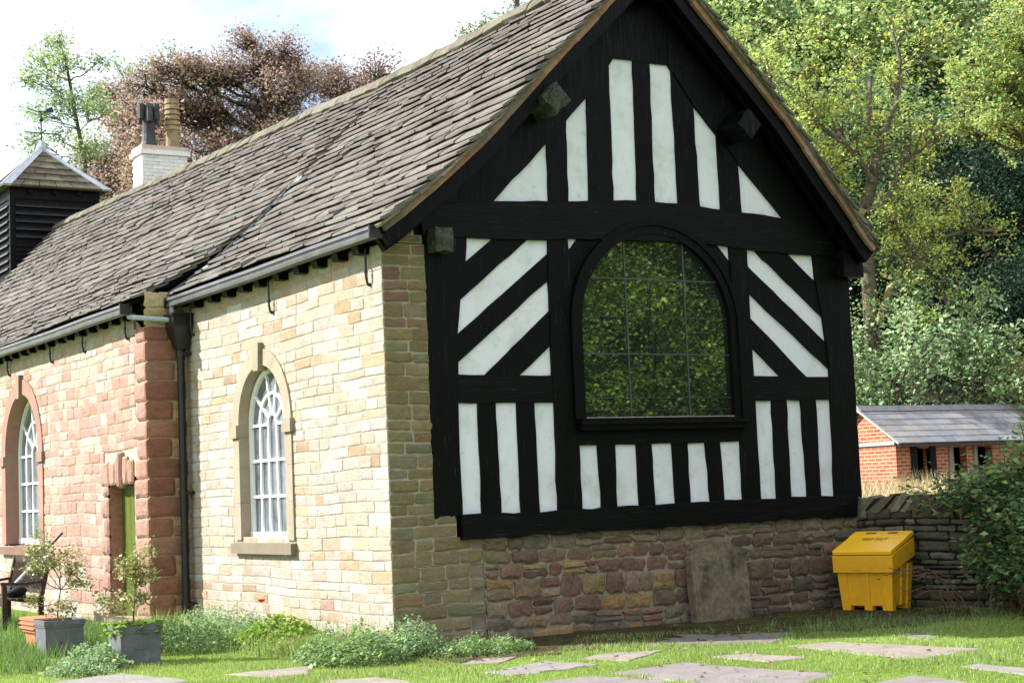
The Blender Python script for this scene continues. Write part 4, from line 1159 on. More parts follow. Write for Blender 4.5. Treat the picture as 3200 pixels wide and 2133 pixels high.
blades('lawn_grass', 360000, (-6, 7.6), (-8, 10), (.016, .042), .0042, [(.20, .30, .075), (.25, .335, .09), (.17, .27, .065), (.30, .36, .12), (.26, .36, .095)], [ex_flags, ex_build], 'short bright green lawn grass between the flagstones', 5, dens=soilmask)
blades('tall_grass', 14000, (-4.5, -1.2), (1.2, 10), (.08, .22), .006, [(.07, .15, .03), (.09, .18, .035), (.12, .20, .04)], [ex_flags, ex_build], 'longer tufted grass in front of the bench', 6, dens=lambda x, y: np.where((y > 2.6) | (x < -3.1), 1, .12), lean=.7)
blades('weeds', 1700, (3.0, 6.8), (-2.6, -.8), (.03, .10), .010, [(.12, .21, .05), (.15, .24, .055), (.09, .16, .05)], [ex_flags, ex_build], 'low weeds growing at the foot of the grit bin', 7, dens=lambda x, y: np.where(y < -1.3 - .2 * np.sin(x * 9), .6, .05), lean=.9)
blades('wall_foot_grass', 5200, (-1.2, -.04), (-.6, 5.7), (.10, .30), .006, [(.17, .28, .05), (.22, .33, .07), (.30, .33, .12), (.13, .22, .05)], [ex_flags, ex_build], 'long mixed grasses among the plants under the sunny wall', 15, dens=lambda x, y: .25 + .75 * (np.sin(y * 5 + x * 3) > .1), lean=.75)
blades('dry_grass', 60000, (14, 34), (-2, 22), (.15, .5), .012, [(.46, .36, .19), (.40, .31, .15), (.50, .41, .24), (.26, .25, .10)], [lambda x, y: (x > 20.2) & (y > 12.9) & (y < 15.3)], 'straw coloured dry grass in the field by the brick shed', 9,
       zf=lambda x, y: np.array([hgt(a, b) for a, b in zip(x, y)]), lean=.8)

# fallen leaves
rg = np.random.default_rng(77); n = 1100
c = np.stack([rg.uniform(-1, 6.4, n), rg.uniform(-5.8, -.2, n), np.full(n, .018)], 1)
near = (c[:, 1] > -2.6) | (rg.random(n) < .35); c = c[near]
lf_ = leaf_quads(c, .05, rg, .7, 2.5)
lf_[:, :, 2] = lf_[:, :, 2].clip(.013, .05)
tag(fast_mesh('fallen_leaves', lf_, 4, jit_cols([(.10, .055, .025), (.14, .08, .04), (.20, .12, .05), (.28, .22, .12)], len(c), rg), M['leaf']), 'dead brown leaves scattered over the flagstones', 'leaves', kind='stuff')

# ------------------------------------------------------------------ gravestone
gs = empty('gravestone', (4.21, -.20, 0), math.radians(-3))
tag(gs, 'weathered round topped gravestone propped against the plinth', 'gravestone')
def fr_gs(u, v, w): return (u, -w + .10 * v, v)
top = [(-.40 + .80 * i / 16, .735 + .205 * math.sin(PI * (i + .3) / 16.6) ** .85) for i in range(17)]
poly = [(.39, -.12), (-.395, -.12)] + top
m_ = MB(); m_.prism(wobble(poly, random.Random(6), .09, .004), fr_gs, -.06, .07)
slab = m_.build('slab', M['grave'], gs)
for sx, nm in ((-1, 'carved_roundel'), (1, 'carved_roundel')):
    k = MB()
    for r in (.06, .03):
        pts = [fr_gs(sx * .23 + r * math.cos(t * PI / 10), .69 + r * math.sin(t * PI / 10), .072) for t in range(21)]
        k.tube(pts, .008, 6)
    k.build(nm, M['grave'], gs)
k = MB(); k.prism(wobble([(-.36, .02), (.36, .02), (.37, .44), (.15, .47), (-.1, .54), (-.22, .47), (-.36, .46)], random.Random(3), .06, .01), fr_gs, .06, .079); k.build('flaked_face', M['grave'], gs)

# ------------------------------------------------------------------ grit bin
gb = empty('grit_bin', (5.92, -.40, .0), math.atan2(-.94, .34))
tag(gb, 'yellow plastic grit bin with sloping lid in the corner by the drystone wall', 'grit bin')
W, Dp = .66, .50
def ring(o, z):
    """plan outline with pilasters; o = outward offset"""
    w0, w1, d0, d1 = -o, W + o, -o, Dp + o; rc_ = .022
    f = [(0, 0), (.15, 0), (.165, 1), (.475, 1), (.49, 0), (.56, 0), (.575, 1), (.80, 1), (.815, 0), (1, 0)]
    pts = []
    for t, r in f: pts.append((w0 + (w1 - w0) * t, d0 + rc_ * r))
    for t, r in f[1:]: pts.append((w1 - rc_ * r, d0 + (d1 - d0) * t))
    for t, r in f[1:]: pts.append((w1 - (w1 - w0) * t, d1 - rc_ * r))
    for t, r in f[1:-1]: pts.append((w0 + rc_ * r, d1 - (d1 - d0) * t))
    return [(x, y, z) for x, y in pts]
b = MB(); lo, hi = ring(0, .075), ring(.036, .56); n = len(lo)
b.add(lo + hi, [[i, (i + 1) % n, n + (i + 1) % n, n + i] for i in range(n)] + [list(range(n))[::-1], [n + i for i in range(n)]])
body = b.build('body', M['bin'], gb)
for (a0, a1) in ((0, .17), (.44, .60), (.80, 1)):
    for (c0, c1) in ((0, .2), (.8, 1)):
        f_ = MB(); x0, x1, y0, y1 = W * a0, W * a1, Dp * c0, Dp * c1
        f_.box8([(x0 + .004, y0 + .004, 0), (x1 - .004, y0 + .004, 0), (x1 - .004, y1 - .004, 0), (x0 + .004, y1 - .004, 0), (x0, y0, .078), (x1, y0, .078), (x1, y1, .078), (x0, y1, .078)])
        f_.build('foot', M['bin'], gb)
r_ = MB()
def side_prism(mb, prof, x0, x1, bev=.012):
    n = len(prof); cy = sum(p[0] for p in prof) / n; cz = sum(p[1] for p in prof) / n
    vs = []
    for x, k in ((x0, 1), (x0 + bev, 0), (x1 - bev, 0), (x1, 1)):
        for y, z in prof:
            l = math.hypot(y - cy, z - cz)
            f = 1 - k * bev / l
            vs.append((x, cy + (y - cy) * f, cz + (z - cz) * f))
    fs = [list(range(n)), [3 * n + i for i in range(n)][::-1]]
    for r in range(3):
        for i in range(n): fs.append([r * n + i, r * n + n + i, r * n + n + (i + 1) % n, r * n + (i + 1) % n])
    mb.add(vs, fs)
side_prism(r_, [(-.075, .475), (-.085, .665), (-.075, .675), (Dp + .06, .855), (Dp + .07, .845), (Dp + .07, .645)], -.065, W + .065)
rim = r_.build('rim', M['bin'], gb)
l_ = MB()
side_prism(l_, [(-.082, .688), (-.088, .722), (-.07, .736), (Dp - .10, .883), (Dp - .09, .894), (Dp + .075, .942), (Dp + .09, .93), (Dp + .085, .895)], -.058, W + .058, .014)
lid = l_.build('lid', M['binlid'], gb)
k = MB(); k.box(-.02, W + .02, -.072, Dp, .66, .69); k.build('lid_gap', M['bindark'], gb)
sl_ = math.atan2(.147, Dp - .03)
for x0 in (.13, .42):
    k = MB(); k.box8([(x0, Dp - .03, .9135), (x0 + .13, Dp - .03, .9135), (x0 + .13, Dp + .02, .928), (x0, Dp + .02, .928), (x0, Dp - .03, .9165), (x0 + .13, Dp - .03, .9165), (x0 + .13, Dp + .02, .931), (x0, Dp + .02, .931)]); k.build('hinge_slot', M['bindark'], lid)
tx = bpy.data.curves.new('lettering', 'FONT'); tx.body = 'GRIT SALT'; tx.size = .105; tx.align_x = 'CENTER'; tx.align_y = 'CENTER'; tx.extrude = .002; tx.offset = .0025
tx.materials.append(M['bindark'])
tmp = bpy.data.objects.new('lettering_curve', tx); COL.objects.link(tmp)
me_ = bpy.data.meshes.new_from_object(tmp.evaluated_get(bpy.context.evaluated_depsgraph_get()))
bpy.data.objects.remove(tmp); to = bpy.data.objects.new('lettering', me_); COL.objects.link(to); to.parent = lid
me_.materials.clear(); me_.materials.append(M['lettering'])
to.location = (W / 2 + .0, Dp - .20, .857); to.rotation_euler = (math.atan2(.147, Dp - .03), 0, 0); to.scale = (.68, 1, 1)
k = MB(); k.box(.2, .29, -.0875, -.08, .545, .549); k.box(.195, .295, -.0855, -.08, .505, .54); k.build('moulded_mark', M['bin'], rim)

# ------------------------------------------------------------------ drystone field wall
fw_ = tag(empty('field_wall', (6.62, .05, 0)), 'dark drystone field wall with slanting coping stones behind the grit bin', 'wall')
def fr_fw(u, v, w): return (u * .34 - w * .94, -u * .94 - w * .34, v)
rng = random.Random(44); ms, mm = MB(), MB()
DRY = [(.085, .075, .05), (.10, .09, .062), (.075, .066, .05), (.12, .11, .08), (.09, .07, .05), (.14, .135, .11)]
stone_wall(ms, mm, fr_fw, courses(-.1, 1.2, (.05, .135), rng), lambda v, a, b: [(-.05, 5.2)], (.14, .46), lambda u, v, r: pick(DRY, r, .2), (.018, .016, .013), rng, bulge=(.01, .05), gap=.009, jit=.01, cut=.02)
mm.box(-.05, 5.2, .0, -.0, 0, 0)
ms.build('stonework', M['rubble'], fw_)
core = MB(); core.add([fr_fw(u, v, w) for u, v, w in ((-.05, -.1, -.42), (5.2, -.1, -.42), (5.2, -.1, -.004), (-.05, -.1, -.004), (-.05, 1.2, -.42), (5.2, 1.2, -.42), (5.2, 1.2, -.004), (-.05, 1.2, -.004))], [(0, 1, 2, 3), (4, 7, 6, 5), (3, 2, 6, 7), (1, 0, 4, 5), (0, 3, 7, 4), (2, 1, 5, 6)], (.018, .016, .013))
core.build('core', M['mortar'], fw_)
cp = MB(); u = -.12
while u < 5.2:
    t = rng.uniform(.05, .09); l = rng.uniform(.22, .30); d0, d1 = rng.uniform(-.42, -.36), rng.uniform(.0, .06); tl = rng.uniform(.14, .24)
    v8 = [(u, 1.17, d0), (u + t, 1.17, d0), (u + t, 1.17, d1), (u, 1.17, d1), (u + tl, 1.17 + l * .8, d0 + .05), (u + tl + t, 1.15 + l * .8, d0 + .05), (u + tl + t * .9, 1.15 + l * .8 + rng.uniform(-.03, .02), d1 - .04), (u + tl, 1.17 + l * .8, d1 - .04)]
    cp.add([fr_fw(a + rng.uniform(-.01, .01), b + rng.uniform(-.012, .012), c + rng.uniform(-.01, .01)) for a, b, c in v8], [(3, 2, 1, 0), (4, 5, 6, 7), (0, 1, 5, 4), (1, 2, 6, 5), (2, 3, 7, 6), (3, 0, 4, 7)], pick([(.12, .105, .07), (.10, .088, .06), (.14, .125, .085), (.16, .145, .10)], rng, .2)); u += t + rng.uniform(.015, .05)
cp.build('coping', M['rubble'], fw_)

# ------------------------------------------------------------------ planters, pots, bench
def planter(x, y, label, rz=0):
    e = tag(empty('planter', (x, y, 0), rz), label, 'planter', 'square grey planters beside the chapel')
    # local: near corner at the origin, +x and +y away
    w, d, h = .44, .40, .40
    b = MB(); wl = .03
    b.box8([(.012, .012, 0), (w - .012, .012, 0), (w - .012, d - .012, 0), (.012, d - .012, 0), (.005, .005, h - .07), (w - .005, .005, h - .07), (w - .005, d - .005, h - .07), (.005, d - .005, h - .07)])
    b.build('body', M['planter'], e)
    r = MB()
    for (x0, x1, y0, y1) in ((-.012, w + .012, -.012, wl), (-.012, w + .012, d - wl, d + .012), (-.012, wl, wl, d - wl), (w - wl, w + .012, wl, d - wl)): r.box(x0, x1, y0, y1, h - .05, h)
    for (x0, x1, y0, y1) in ((-.004, w + .004, -.004, wl), (-.004, w + .004, d - wl, d + .004), (-.004, wl, wl, d - wl), (w - wl, w + .004, wl, d - wl)): r.box(x0, x1, y0, y1, h - .075, h - .05)
    r.build('rim', M['planter'], e)
    s = MB(); s.box(.02, w - .02, .02, d - .02, h - .08, h - .062); s.build('compost', M['soil'], e)
    m = MB()
    m.tube([(w * .38, -.001 + .018, .20), (w * .38, .002, .16), (w * .62, .002, .16)], .004, 5); m.build('moulding', M['planter'], e)
    return e
planter(-2.84, 2.86, 'grey square planter with a thin bare stemmed shrub, beside the bench')
planter(-2.56, 1.14, 'grey square planter with a leafy skirt of plants, in front of the door')
e = tag(empty('terracotta_trough', (-2.60, 4.15, 0)), 'terracotta trough pots stacked behind the planter by the bench', 'plant pot')
b = MB(); b.box8([(.05, 0, 0), (.27, 0, 0), (.27, .5, 0), (.05, .5, 0), (.03, -.02, .19), (.29, -.02, .19), (.29, .52, .19), (.03, .52, .19)]); b.build('lower_trough', M['terracotta'], e)
b = MB(); b.box8([(.0, -.03, .19), (.31, -.03, .19), (.31, .53, .19), (.0, .53, .19), (-.02, -.05, .36), (.33, -.05, .36), (.33, .55, .36), (-.02, .55, .36)])
for z in (.23, .28, .33): b.box(-.03, .34, -.06, .56, z, z + .018)
b.build('upper_trough', M['terracotta'], e)
be = tag(empty('bench', (-2.1, 7.38, 0)), 'dark slatted wooden garden bench against the pink stone wall', 'bench')
def bpart(nm, boxes):
    m = MB()
    for q in boxes: m.bar(*q)
    return m.build(nm, M['bench'], be)
BL = 1.75
for y in (.03, BL - .03):
    bpart('leg', [((0, y, 0), (0, y, .64), .065, .065)]); bpart('leg', [((.50, y, 0), (.50, y, .45), .065, .06), ((.50, y, .44), (.62, y, .98), .06, .06)])
    bpart('armrest', [((-.05, y, .655), (.28, y, .635), .07, .035), ((.28, y, .635), (.56, y, .665), .07, .035)])
bpart('seat', [((.02 + .095 * k, 0, .435), (.02 + .095 * k, BL, .435), .072, .025) for k in range(6)] + [((0, .03, .38), (0, BL - .03, .38), .03, .08), ((.5, .03, .38), (.5, BL - .03, .38), .03, .08)])
bpart('backrest', [((.615, 0, .93), (.615, BL, .93), .035, .11), ((.52, .03, .52), (.52, BL - .03, .52), .03, .06)] + [((.525, .1 + k * (BL - .2) / 22, .52), (.61, .1 + k * (BL - .2) / 22, .92), .02, .03) for k in range(23)])
def blob(mb, c, r, rng, n=10, m=7):
    o = len(mb.v)
    for i in range(m + 1):
        t = PI * i / m
        for k in range(n):
            p = 2 * PI * k / n; q = 1 + rng.uniform(-.12, .12)
            mb.v.append((c[0] + r[0] * math.sin(t) * math.cos(p) * q, c[1] + r[1] * math.sin(t) * math.sin(p) * q, c[2] + r[2] * math.cos(t) * q))
    for i in range(m):
        for k in range(n): mb.f.append([o + i * n + k, o + (i + 1) * n + k, o + (i + 1) * n + (k + 1) % n, o + i * n + (k + 1) % n]); mb.c.append((1, 1, 1))
bg = tag(empty('bag', (-1.86, 7.75, .45)), 'black soft bag lying on the bench seat', 'bag')
m_ = MB(); blob(m_, (0, 0, .075), (.16, .24, .09), R); m_.build('body', M['fabric'], bg, True)
m_ = MB(); m_.tube([(-.1, -.12, .12), (-.06, -.06, .20), (0, .03, .21), (.05, .1, .13)], .012, 6); m_.build('strap', M['fabric'], bg)
po = tag(empty('walking_pole', (-2.0, 7.9, .45)), 'pale grey pole leaning diagonally across the bench', 'pole')
m_ = MB(); m_.tube([(0, 0, 0), (.30, -.42, .42)], .024, 8); m_.build('lower_shaft', M['paleplastic'], po)
m_ = MB(); m_.tube([(.30, -.42, .42), (.60, -.86, .86)], .016, 8); m_.build('upper_shaft', M['blackrod'], po)

# ------------------------------------------------------------------ brick shed beyond the field
sh = tag(empty('brick_shed', (20.27, 12.95, 0)), 'low red brick shed with blue slate roof beyond the field wall', 'shed')
X1, DY, EZ, RZ, BZ = 10.0, 2.2, 2.36, 3.26, .9
ops = [(.66, 1.10), (1.90, 2.36), (2.72, 3.25), (5.2, 5.7)]
m_ = MB(); x = 0.0
for a, b in ops + [(X1, X1)]:
    m_.box(x, a, 0, .22, BZ, EZ)
    if a < X1: m_.box(a, b, 0, .22, BZ, 1.2); m_.box(a, b, .01, .21, EZ - .10, EZ)
    x = b
wl = m_.build('wall', M['brickX'], sh)
m_ = MB(); m_.prism([(-DY, BZ), (-.005, BZ), (-.005, EZ), (-DY / 2, RZ - .06), (-DY, EZ)], lambda u, v, w: (-w, -u, v), -.22, .006); m_.build('gable_end', M['brickY'], sh)
m_ = MB(); m_.prism([(-DY, EZ - .0), (.0, EZ - .0), (.0, EZ + .10), (-DY, EZ + .07)], lambda u, v, w: (-w, -u, v), 0, .05, (.33, .33, .33)); m_.build('string_course', M['ashlar'], sh)
m_ = MB(); m_.box(.2, X1, .5, DY - .1, BZ, EZ); m_.build('dark_interior', M['void'], sh)
for (x0, x1, mt) in ((.46, .67, 'black'), (1.09, 1.30, 'black')):
    m_ = MB(); m_.box(x0, x1, -.02, .1, BZ, EZ - .02); m_.build('door_post', M[mt], sh)
for (x0, x1) in ((1.74, 1.89), (2.60, 2.72)):
    m_ = MB(); m_.box(x0, x1, -.025, .1, BZ, EZ - .02, (.21, .20, .175)); m_.build('post', M['ashlar'], sh)
m_ = MB(); rr = random.Random(5); SC = [(.20, .20, .215), (.175, .18, .20), (.23, .225, .23), (.22, .19, .195), (.16, .165, .19)]
for side in (0, 1):
    y_e, y_r = (-.26, DY / 2) if side == 0 else (DY + .26, DY / 2)
    nr = 6
    for r in range(nr):
        t0, t1 = r / nr, min(1, (r + 1.2) / nr)
        xx = -.14 - (.2 if r % 2 else 0)
        while xx < X1:
            e = xx + .40; xa, xb = max(-.14, xx) + .004, e - .004
            ya, yb = y_e + (y_r - y_e) * t0, y_e + (y_r - y_e) * t1; za, zb = EZ + .02 + (RZ - EZ) * t0, EZ + .02 + (RZ - EZ) * t1; dz = rr.uniform(0, .008)
            p = [(xa, ya, za + dz), (xb, ya, za + dz), (xb, yb, zb - .012), (xa, yb, zb - .012)]
            if side: p = [p[1], p[0], p[3], p[2]]
            m_.box8(p + [(a, b, c + .022) for a, b, c in p], pick(SC, rr, .12)); xx = e
m_.build('roof', M['shedslate'], sh)
m_ = MB(); xx = -.15
while xx < X1:
    m_.box8([(xx, DY / 2 - .16, RZ - .04), (xx + .44, DY / 2 - .16, RZ - .04), (xx + .44, DY / 2 + .16, RZ - .04), (xx, DY / 2 + .16, RZ - .04), (xx, DY / 2 - .03, RZ + .10), (xx + .44, DY / 2 - .03, RZ + .10), (xx + .44, DY / 2 + .03, RZ + .10), (xx, DY / 2 + .03, RZ + .10)], pick([(.17, .165, .20), (.20, .185, .215)], rr, .1)); xx += .45
m_.build('ridge_tile', M['shedslate'], sh)
m_ = MB(); m_.box(-.16, X1, -.29, -.22, EZ - .06, EZ + .0); m_.build('gutter', M['blackrod'], sh)
m_ = MB(); m_.bar((-.16, -.26, EZ + .02), (-.16, DY / 2, RZ), .03, .05, (.3, .3, .3)); m_.bar((-.16, DY + .26, EZ + .02), (-.16, DY / 2, RZ), .03, .05, (.3, .3, .3)); m_.build('verge_board', M['ashlar'], sh)
# ------------------------------------------------------------------ plants and trees
def poly_pt(pts, t):
    n = len(pts) - 1; i = min(int(t * n), n - 1); f = t * n - i
    return pts[i] * (1 - f) + pts[i + 1] * f
class Tree:
    def __init__(s, seed): s.r = np.random.default_rng(seed); s.mb = MB(); s.tips = []
    def limb(s, pts, r0, r1, col, n=7):
        pts = [np.array(p, float) for p in pts]
        s.mb.tube(pts, [r0 + (r1 - r0) * i / (len(pts) - 1) for i in range(len(pts))], n, col, caps=False); return pts
    def grow(s, p, d, l, r, depth, col, spread=.75, kids=(2, 4), up=.12, gnarl=.28, ratio=.66):
        rg = s.r; n = 5; pts = [np.array(p, float)]; d = np.array(d, float); d /= np.linalg.norm(d)
        for i in range(n):
            d = d + rg.normal(size=3) * gnarl * .5 + np.array([0, 0, up * .4]); d /= np.linalg.norm(d)
            pts.append(pts[-1] + d * l / n)
        s.limb(pts, r, r * .55, col, 6 if r > .04 else 4)
        if depth == 0: s.tips += [pts[-1], pts[-2], pts[-3]]; return
        for k in range(rg.integers(*kids) + 1):
            t = rg.uniform(.35, 1); q = poly_pt(pts, t)
            e = d + rg.normal(size=3) * spread; e /= np.linalg.norm(e)
            s.grow(q, e, l * ratio * rg.uniform(.75, 1.2), r * .55, depth - 1, col, spread, kids, up, gnarl, ratio)
    def foliage(s, per, rad, size, pal, flat=.75, up=.35, var=.18, aspect=.6, tv=.24):
        tips = np.array(s.tips); n = len(tips) * per
        c = np.repeat(tips, per, 0)
        off = s.r.normal(size=(n, 3)) * rad * .55; off[:, 2] *= flat
        tone = np.repeat((s.r.normal(size=(len(tips), 1)) * tv + 1).clip(.3, 1.8), per, 0)
        q = leaf_quads(c + off, size, s.r, aspect, up)
        return q, jit_cols(pal, n, s.r, var) * tone
def make_tree(name, loc, T, label, cat, group, fol, bark, leafm='leaf'):
    e = tag(empty(name, loc), label, cat, group)
    if T.mb.v: T.mb.build('trunk', M[bark], e, True)
    co, c = fol
    fast_mesh('crown', co, 4, c, M[leafm], e)
    return e
GT = 'trees on the hillside beyond the shed'
# --- big oak (limbs laid out in a plane square to the view, with random depth)
r_ax = np.array([.849, -.528, 0]); f_ax = np.array([.528, .849, 0])
def L3(pts, rg, dep=.25):
    out = []; d = 0
    for a, z in pts: out.append(r_ax * a + f_ax * d + np.array([0, 0, z])); d += rg.normal() * dep
    return out
T = Tree(3); bc = (.12, .105, .075)
main = [(0, -1), (0, 3), (.02, 6.6), (-.03, 9.0), (.25, 9.85), (.42, 10.6), (.6, 11.1), (.33, 11.5), (.29, 11.9), (.38, 12.8)]
T.mb.tube(L3(main, T.r, .02), [.29, .24, .21, .20, .16, .14, .115, .095, .085, .06], 10, bc)
limbs = [([(-.03, 9.0), (-.65, 9.26), (-.79, 9.53), (-.92, 10.0), (-1.24, 10.4), (-1.68, 10.7), (-2.3, 10.8)], .10), ([(-.79, 9.53), (-1.18, 9.66), (-1.5, 9.9), (-2.1, 10.0)], .06),
 ([(.0, 9.0), (.6, 9.36), (.87, 9.94), (1.0, 10.3), (1.46, 10.6), (2.03, 10.9), (2.35, 11.4), (2.8, 11.7)], .09), ([(.25, 9.85), (-.03, 10.4), (-.43, 10.9), (-.47, 11.3), (-.96, 11.7), (-1.5, 12.6)], .08),
 ([(.1, 5.9), (.38, 6.45), (.65, 6.98), (1.4, 7.43), (1.8, 7.8), (1.68, 8.0), (1.99, 8.23), (1.95, 8.7), (1.76, 9.09), (1.5, 9.4)], .11), ([(1.99, 8.23), (2.4, 8.35), (2.9, 8.5), (3.5, 8.4)], .05),
 ([(.65, 6.9), (1.22, 6.7), (1.76, 6.75), (2.2, 6.4)], .05), ([(-.02, 9.2), (.3, 9.0), (.9, 8.7), (1.2, 8.4), (1.35, 8.75)], .05), ([(.6, 11.1), (1.0, 12.0), (1.2, 13.2), (1.1, 14.2)], .07), ([(-.43, 10.9), (-1.2, 11.5), (-2.0, 11.9), (-2.9, 12.5)], .06),
 ([(1.4, 7.43), (1.2, 8.0), (.9, 8.4)], .04), ([(.02, 7.4), (-.5, 7.8), (-.9, 8.3), (-1.4, 8.4)], .05)]
for p, r in limbs:
    pts = L3(p, T.r, .18); pts = [q - f_ax * .25 for q in pts]; T.limb(pts, r * 1.2, .035, (.22, .20, .10) if r > .09 else bc, 6)
    k = int(3 + 2.2 * len(p))
    for j in range(k):
        t = T.r.uniform(.25, 1); q = poly_pt(pts, t); d = T.r.normal(size=3) + np.array([0, 0, .35]) + (pts[-1] - pts[0]) * .2
        T.grow(q, d, T.r.uniform(.6, 1.3), .028, 1, bc, .9, (1, 3), .15, .4, .7)
OAK = [(.34, .45, .11), (.39, .48, .12), (.28, .41, .11), (.44, .50, .12), (.50, .50, .10), (.21, .33, .09)]
for (px_o, py_o, rr_) in [(2350, 80, 70), (2480, 60, 70), (2620, 40, 70), (2430, 190, 75), (2570, 160, 75), (2330, 220, 60), (2520, 300, 70), (2420, 300, 55), (2480, 400, 60), (2760, 90, 70), (2870, 170, 65), (2960, 110, 60), (2690, 230, 55), (2840, 300, 60), (2560, 560, 60), (2600, 640, 55), (2900, 480, 60), (2960, 400, 60), (2800, 560, 45), (3040, 560, 60), (2850, 740, 32), (2640, 480, 45), (2760, 660, 40), (2560, 470, 40), (3010, 640, 40), (2280, 130, 50), (2650, 720, 45)]:
    ao, zo, ro = (px_o - 2715) * .00877, -.2 + 1.75 + (1490 - py_o) * .00877, rr_ * .00877
    co_l = r_ax * ao + f_ax * (.5 + T.r.normal() * .8) + np.array([0, 0, zo])
    k_l = int(34 * ro * ro) + 4; d_l = T.r.normal(size=(k_l, 3)); d_l /= np.linalg.norm(d_l, axis=1, keepdims=True)
    for e_l in co_l + d_l * ro * T.r.uniform(.2, 1.1, (k_l, 1)) ** .7:
        T.limb([co_l + np.array([0, 0, -ro * .5]), (co_l + e_l) / 2 + T.r.normal(size=3) * .08, e_l], .02, .006, bc, 4); T.tips += [e_l, (e_l * 3 + co_l) / 4]
make_tree('oak_tree', (23.94, 17.29, -.2), T, 'gnarled oak with pale yellow green leaves and winding mossy limbs beyond the shed', 'tree', GT, T.foliage(11, .27, .092, OAK, .7), 'bark')
# --- generic broadleaf prototypes
def broadleaf(seed, h, crown, col, depth=3, kids=(3, 5), trunk_r=.22, spread=.8, lean=(0, 0)):
    T = Tree(seed); th = h - crown * 1.25
    pts = [np.array([lean[0] * i / 4 + T.r.normal() * .06, lean[1] * i / 4 + T.r.normal() * .06, th * i / 4 - .3]) for i in range(5)]
    T.limb(pts, trunk_r, trunk_r * .7, col, 8)
    for k in range(7):
        a = 2 * PI * k / 7 + T.r.normal() * .3; el = T.r.uniform(.25, 1.3)
        z = th * T.r.uniform(.7, 1.0); p = poly_pt(pts, z / th if th > 0 else 1)
        T.grow(p, [math.cos(a) * math.cos(el), math.sin(a) * math.cos(el), math.sin(el)], crown * .62, trunk_r * .45, depth - 1, col, spread, kids)
    T.grow(pts[-1], [0, 0, 1], crown * .7, trunk_r * .55, depth - 1, col, spread, kids)
    return T
# trees whose crowns are built lobe by lobe: each lobe = (sideways, up, radius) from the tree's foot
def lobed(seed, trunk, r0, lobes, col, tips, sub=.03, dep=.9, zs=.85):
    T = Tree(seed); pts = T.limb(trunk, r0, r0 * .35, col, 9); T.tips = []
    for (a, z, r) in lobes:
        c = r_ax * a + f_ax * T.r.normal() * r * dep + np.array([0, 0, z])
        zz = [p[2] for p in pts]; t = np.clip(np.interp(z - r * .8 - abs(a) * .35, zz, np.linspace(0, 1, len(pts))), .25, .98); st = poly_pt(pts, t)
        n = 6; lp = [st + (c - st) * i / n + T.r.normal(size=3) * r * .10 * (0 < i < n) + np.array([0, 0, -.12 * r * math.sin(PI * i / n)]) for i in range(n + 1)]
        T.limb(lp, r0 * .20, r0 * .06, col, 6)
        k = int(tips * r * r) + 4
        for j in range(k):
            d = T.r.normal(size=3); d /= np.linalg.norm(d); rad = r * T.r.uniform(.25, 1.08) ** .7
            e = c + d * rad * np.array([1, 1, zs]); s0 = poly_pt(lp, T.r.uniform(.5, 1)); m = (s0 + e) / 2 + T.r.normal(size=3) * r * .12
            T.limb([s0, m, e], sub, sub * .3, col, 4); T.tips += [e, e * .75 + m * .25]
    return T
def px_lobes(l, x0, sc, z0, y0): return [((x - x0) * sc, z0 + (y0 - y) * sc, r * sc) for x, y, r in l]
COP = [(.36, .26, .22), (.34, .25, .18), (.28, .18, .15), (.31, .23, .20), (.24, .175, .155), (.36, .27, .225), (.31, .27, .16), (.27, .28, .13), (.40, .31, .27), (.36, .20, .14)]
GB = 'trees standing behind the chapel roof'
LB = px_lobes([(810, 190, 110), (880, 140, 70), (690, 200, 90), (600, 210, 70), (760, 120, 50), (480, 250, 90), (380, 330, 80), (350, 440, 85), (480, 400, 120), (620, 360, 120), (780, 340, 130), (900, 280, 110), (940, 200, 60), (400, 560, 120), (560, 560, 140), (720, 500, 140), (880, 440, 120), (330, 250, 50), (300, 620, 90), (310, 520, 80), (450, 500, 100), (640, 300, 80), (420, 650, 80), (250, 560, 60), (340, 600, 90), (500, 190, 60), (565, 180, 60), (430, 235, 60), (250, 450, 50), (520, 300, 90)], 800, .01014, 12.3, 500)
T = lobed(21, [(0, 0, 0), (.1, 0, 4), (0, .1, 8), (.2, 0, 11), (.3, 0, 14), (.4, 0, 16)], .34, LB, (.06, .05, .045), 58)
make_tree('copper_beech', (12.5, 32.2, 0), T, 'tall copper beech with reddish brown leaves behind the white chimney', 'tree', GB, T.foliage(28, .36, .085, COP, .8, var=.25), 'bark')
LB = px_lobes([(1080, 290, 90), (1180, 230, 85), (1010, 260, 90), (1120, 220, 60), (1010, 340, 80), (1270, 225, 50), (1120, 380, 100), (980, 430, 100), (1240, 300, 80), (1040, 220, 40)], 1100, .0109, 13.9, 400)
T = lobed(22, [(0, 0, 0), (.1, 0, 5), (0, 0, 10), (.2, 0, 13), (.3, 0, 15)], .28, LB, (.05, .045, .04), 40)
make_tree('copper_beech', (16.6, 33.4, 0), T, 'lower dark copper beech just above the chapel ridge', 'tree', GB, T.foliage(26, .36, .088, [(.21, .155, .135), (.25, .175, .145), (.20, .185, .11), (.28, .20, .155)], .8, var=.25), 'bark')
BIR = [(.27, .37, .17), (.31, .41, .20), (.23, .33, .15), (.35, .42, .20)]
bcol = (.10, .09, .07)
LB = px_lobes([(120, 170, 55), (190, 120, 50), (230, 200, 65), (160, 260, 60), (270, 270, 60), (220, 330, 65), (130, 340, 35), (300, 350, 55), (240, 430, 55), (200, 540, 55), (120, 440, 40), (290, 470, 45), (320, 190, 30), (90, 240, 30), (180, 430, 30), (75, 330, 16), (90, 470, 22)], 220, .00897, 11.3, 500)
